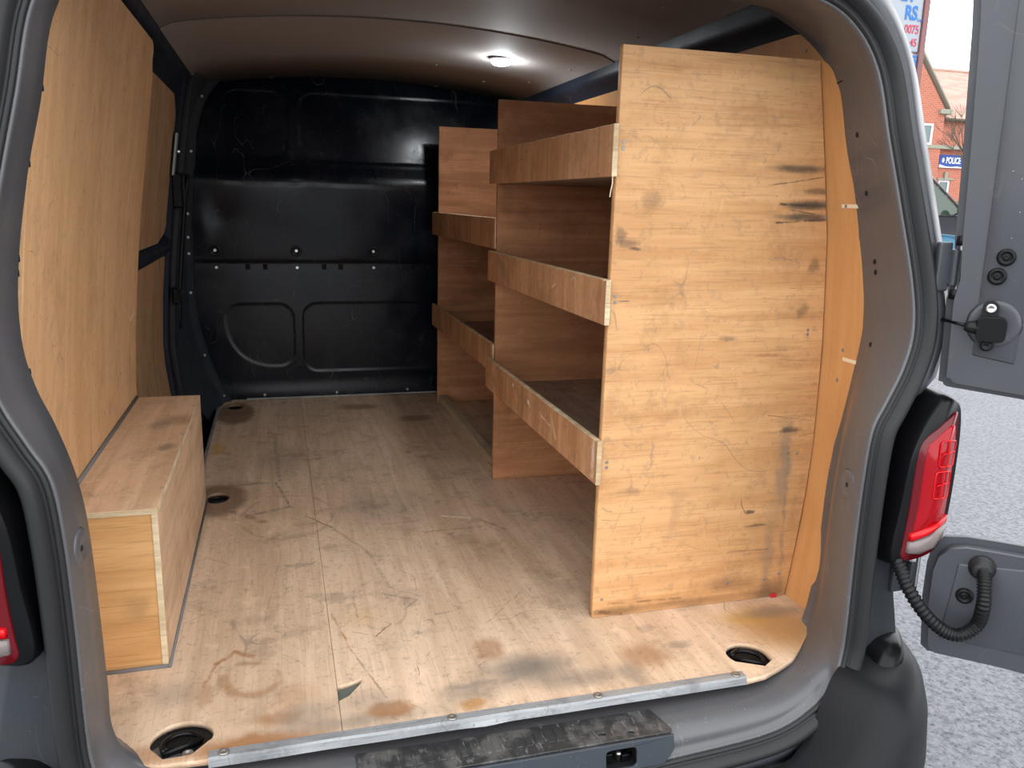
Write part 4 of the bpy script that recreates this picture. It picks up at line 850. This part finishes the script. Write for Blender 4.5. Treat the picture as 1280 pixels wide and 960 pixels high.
# building
t = thing('brick_building', (28.5, 30, G), 'red brick building with tiled roof behind the parked cars', 'building')
FR = lambda y: (lambda u, v, w_: (u, y+w_, v))
main = link('brick_wall', plate([(27.3, G), (40, G), (40, 4.85), (27.3, 4.85)], [rrect(27.83, 1.0, 28.45, 2.35, .01, 2), rrect(31.2, 1.0, 32.4, 2.35, .01, 2)], .3, FR(30.15), 0), 'brick', t)
link('brick_wall', plate([(21.4, G), (27.42, G), (27.42, 5.2), (24.4, 8.9), (21.4, 5.2)], [rrect(26.05, 3.75, 26.93, 4.62, .01, 2)], .3, FR(29.85), 0), 'brick', t)
link('roof', hexa([(27.2, 29.8, 4.8), (40, 29.8, 4.8), (40, 33.4, 7.35), (27.2, 33.4, 7.35), (27.2, 29.8, 4.9), (40, 29.8, 4.9), (40, 33.4, 7.47), (27.2, 33.4, 7.47)]), 'tile', t)
link('roof', hexa([(21.2, 29.9, 5.1), (24.4, 29.9, 8.85), (24.4, 36, 8.85), (21.2, 36, 5.1), (21.2, 29.9, 5.2), (24.4, 29.9, 8.97), (24.4, 36, 8.97), (21.2, 36, 5.2)]), 'tile', t)
link('ridge_tiles', tube([(27.2, 33.4, 7.47), (40, 33.4, 7.47)], .09, 8), 'tile', t)
cpx = hexa([(27.62, 29.60, 5.20), (27.62, 30.1, 5.20), (24.4, 30.1, 9.14), (24.4, 29.60, 9.14), (27.50, 29.60, 5.42), (27.50, 30.1, 5.42), (24.4, 30.1, 9.34), (24.4, 29.60, 9.34)])
link('gable_coping', fixn(cpx), 'stone', t)
link('kneeler_stone', box(27.1, 27.72, 29.58, 30.1, 5.02, 5.22), 'stone', t, bevel=.02)
link('gutter', tube([(27.5, 29.72, 4.82), (40, 29.72, 4.82)], .07, 8), 'bark', t)
link('string_course', box(26.7, 29.8, 29.66, 29.99, 3.62, 3.76), 'stone', t)
def win(x0, x1, z0, z1, y):
    f = link('window', plate(rrect(x0, z0, x1, z1, .01, 2), [rrect(x0+.09, z0+.09, x1-.09, z1-.09, .01, 2)], .10, FR(y), 0), 'white', t)
    link('pane', box(x0+.08, x1-.08, y-.01, y+.01, z0+.08, z1-.08), 'glass', f)
win(26.05, 26.93, 3.75, 4.62, 29.76); win(27.83, 28.45, 1.0, 2.35, 30.08); win(31.2, 32.4, 1.0, 2.35, 30.08)
link('keystone', box(28.05, 28.22, 29.92, 30.0, 2.35, 2.68), 'stone', t)
link('window_head', box(27.7, 28.6, 29.95, 30.0, 2.35, 2.43), 'stone', t)
# police sign
t = thing('wall_sign', (28.55, 29.96, 2.87), 'blue sign reading POLICE on the brick wall', 'sign')
link('board', box(27.66, 29.42, 29.93, 29.985, 2.86, 3.40), 'blue', t)
link('lettering', text_mesh('POLICE', .36, lambda u, v, w_: (28.0+u, 29.92+w_, 3.05+v), .01, .010, sx=.66), 'white', t)
link('lower_border', plate([(27.66, 2.86), (29.42, 2.86), (29.42, 2.98), (29.2, 2.93), (28.9, 2.90), (28.6, 2.93), (28.3, 2.90), (28.0, 2.92), (27.66, 3.0)], [], .01, FR(29.922), 0), 'white', t)
for k in range(8):
    a = k*PI/4; pass
link('emblem', plate([(27.85+(.085 if k % 2 == 0 else .045)*math.cos(k*PI/8), 3.17+(.13 if k % 2 == 0 else .07)*math.sin(k*PI/8)) for k in range(16)], [], .01, FR(29.922), 0), 'white', t)
# totem sign
t = thing('sign_totem', (9.9, 12, G), 'tall white sign board with blue and red lettering on a brown post', 'sign')
link('board', box(8.6, 10.33, 11.96, 12.04, 3.51, 4.9), 'signw', t, bevel=.02)
link('post', box(10.335, 10.43, 11.93, 12.07, G, 4.42), 'post', t)
link('post', box(8.5, 8.595, 11.93, 12.07, G, 4.95), 'post', t)
link('lower_panel', box(8.6, 10.33, 11.97, 12.03, 2.95, 3.48), 'signw', t, bevel=.01)
for z in (3.43, 3.37, 3.31): link('blue_stripe', box(9.3, 10.32, 11.955, 11.969, z, z+.035), 'lblue', t)
TX = lambda x0, z0: (lambda u, v, w_: (x0+u, 11.955+w_, z0+v))
link('lettering', text_mesh('RS', .295, TX(9.975, 4.005), .004, .010, sx=.80), 'lblue', t)
link('lettering', text_mesh('Ltd', .07, TX(10.235, 3.985), .004, .001), 'lblue', t)
link('lettering', text_mesh('EY', .32, TX(9.86, 4.28), .004, .010, sx=.85), 'lblue', t)
link('lettering', text_mesh('0075', .185, TX(10.0, 3.795), .004, .002, sx=.78), 'redtxt', t)
link('lettering', text_mesh('45', .17, TX(10.14, 3.60), .004, .002, sx=.80), 'redtxt', t)
# cars: body lofted from side profile sections
def car(name, loc, rot, label, mat, L=4.2, H=1.5, W=1.75):
    t = thing(name, loc, label, 'car'); Mx = Matrix.Translation(loc) @ Matrix.Rotation(rot, 4, 'Z')
    def T(p): return Mx @ Vector(p)
    def prof(l, z0): return l
    body = [(-.5, .30), (-.5, .55), (-.49, .62), (-.33, .66), (-.10, .64), (.22, .63), (.40, .60), (.48, .54), (.50, .42), (.50, .25), (.44, .18), (-.46, .18)]
    def sect(f, w_): return [T((x*L*(1-.02*(f)), w_*W/2, z*H)) for x, z in body]
    def ring(w_, inset): 
        cxm, czm = 0, .42
        return [T(((cxm+(x-cxm)*inset)*L, w_*W/2, (czm+(z-czm)*inset)*H)) for x, z in body]
    loops = [ring(-.93, .93), ring(-1, .985), ring(-1, 1)] + [ring(w_, 1) for w_ in (-.9, -.5, 0, .5, .9)] + [ring(1, .985), ring(.93, .93)]
    me = loft(loops, True); k = len(body); bm = bmesh.new(); bm.from_mesh(me); bm.verts.ensure_lookup_table()
    bm.faces.new([bm.verts[i] for i in range(k)]); bm.faces.new([bm.verts[(len(loops)-1)*k+i] for i in range(k)][::-1]); bmesh.ops.recalc_face_normals(bm, faces=bm.faces); bm.to_mesh(me); bm.free()
    link('body', me, mat, t, smooth=True, bevel=.03)
    cab = [(-.46, .62), (-.36, .95), (-.25, 1.0), (-.02, .99), (.08, .95), (.25, .63)]
    def cabl(w_, s_=1.0): return [T((x*L, w_*(W/2)*(1-.20*max(0, (z-.62))/.38), z*H)) for x, z in cab]
    link('roof', join([hexa([T((-.36*L, -.36*W, .94*H)), T((.07*L, -.36*W, .94*H)), T((.07*L, .36*W, .94*H)), T((-.36*L, .36*W, .94*H)), T((-.30*L, -.34*W, 1.0*H)), T((.0*L, -.34*W, 1.0*H)), T((.0*L, .34*W, 1.0*H)), T((-.30*L, .34*W, 1.0*H))])]), mat, t, bevel=.03)
    gl = hexa([T((-.47*L, -.455*W, .62*H)), T((.26*L, -.455*W, .62*H)), T((.26*L, .455*W, .62*H)), T((-.47*L, .455*W, .62*H)), T((-.36*L, -.36*W, .945*H)), T((.07*L, -.36*W, .945*H)), T((.07*L, .36*W, .945*H)), T((-.36*L, .36*W, .945*H))])
    link('window_glass', gl, 'cglass', t)
    for s_ in (-1, 1):
        for (xa, xb) in ((.27, .075), (-.06, -.07), (-.47, -.355)):
            link('window_pillar', tube([T((xa*L, s_*.462*W, .62*H)), T((xb*L, s_*.362*W, .955*H))], .028, 6), mat, t)
        m_ = link('mirror', lathe([(.03, -.05), (.085, -.04), (.095, .0), (.07, .05), (.02, .07)], T((.19*L, s_*.56*W, .68*H)), (Mx.to_3x3() @ Vector((1, 0, 0))), 16), mat, t, smooth=True)
        link('mirror_arm', tube([T((.19*L, s_*.45*W, .63*H)), T((.19*L, s_*.55*W, .67*H))], .02, 6), mat, m_)
        for xx in (-.31, .32):
            wv = link('wheel', lathe([(.12, .085), (.20, .095), (.30, .09), (.33, .06), (.33, -.06), (.30, -.09), (.1, -.09)], T((xx*L, s_*(W/2-.06), .33)), (Mx.to_3x3() @ Vector((0, s_, 0))), 24), 'tyre', t, smooth=True)
            link('hubcap', lathe([(.03, .11), (.10, .10), (.19, .098), (.2, .09)], T((xx*L, s_*(W/2-.06), .33)), (Mx.to_3x3() @ Vector((0, s_, 0))), 16), 'steel', wv, smooth=True)
        link('headlamp', box(-.5, .5, -.5, .5, -.5, .5) if False else hexa([T((.455*L, s_*.30*W, .50*H)), T((.497*L, s_*.30*W, .46*H)), T((.47*L, s_*.48*W, .47*H)), T((.44*L, s_*.48*W, .50*H)), T((.452*L, s_*.30*W, .57*H)), T((.492*L, s_*.30*W, .54*H)), T((.468*L, s_*.48*W, .54*H)), T((.436*L, s_*.48*W, .57*H))]), 'clear', t)
    return t
car('parked_car', (12.4, 14.6, G), 0, 'dark grey car seen side-on beyond the hinge gap', 'carg', 4.6, 2.3, 1.8)
car('parked_car', (8.05, 10.7, G), 0, 'light blue car whose bonnet shows in the hinge gap', 'carb', 4.0, 1.95, 1.7)
# hedge with autumn leaves
t = thing('hedge', (17.6, 18.5, G), 'autumn-coloured hedge behind the dark car', 'hedge'); random.seed(3)
V = []; F = []
for k in range(1800):
    c = Vector((random.uniform(15, 21), random.uniform(18.2, 19), G+random.uniform(.1, 1.85))); a = random.uniform(0, 2*PI); d = Vector((math.cos(a), random.uniform(-.5, .5), math.sin(a)))*.06; e = Vector((-math.sin(a), random.uniform(-.5, .5), math.cos(a)))*.04
    b = len(V); V += [c-d, c+e, c+d, c-e]; F.append((b, b+1, b+2, b+3))
o = link('leaf', mesh(V, F), 'leaf', t); meta(o, kind='stuff')
# bare tree in front of the building
t = thing('bare_tree', (25.3, 25, G+.12), 'bare branching tree in front of the tiled roof', 'tree'); random.seed(11)
segs = []; fine = []
def grow(p, d, r, ln, lv):
    q = p+d*ln; (segs if lv > 2 else fine).append(tube([p, (p+q)/2+Vector((random.uniform(-.04, .04),)*3)*ln, q], r, 5 if lv > 2 else 3, rfun=lambda i: r*(1-.15*i)))
    if lv == 0: return
    for _ in range(3 if lv < 5 else 4):
        nd = (d+Vector((random.uniform(-.75, .75), random.uniform(-.75, .75), random.uniform(-.2, .55)))).normalized()
        grow(q, nd, r*.62, ln*random.uniform(.62, .85), lv-1)
grow(Vector((25.3, 25, G+.12)), Vector((0, 0, 1)), .10, 1.7, 5)
link('trunk', join(segs), 'bark', t); o = link('twig', join(fine), 'bark', t); meta(o, kind='stuff')
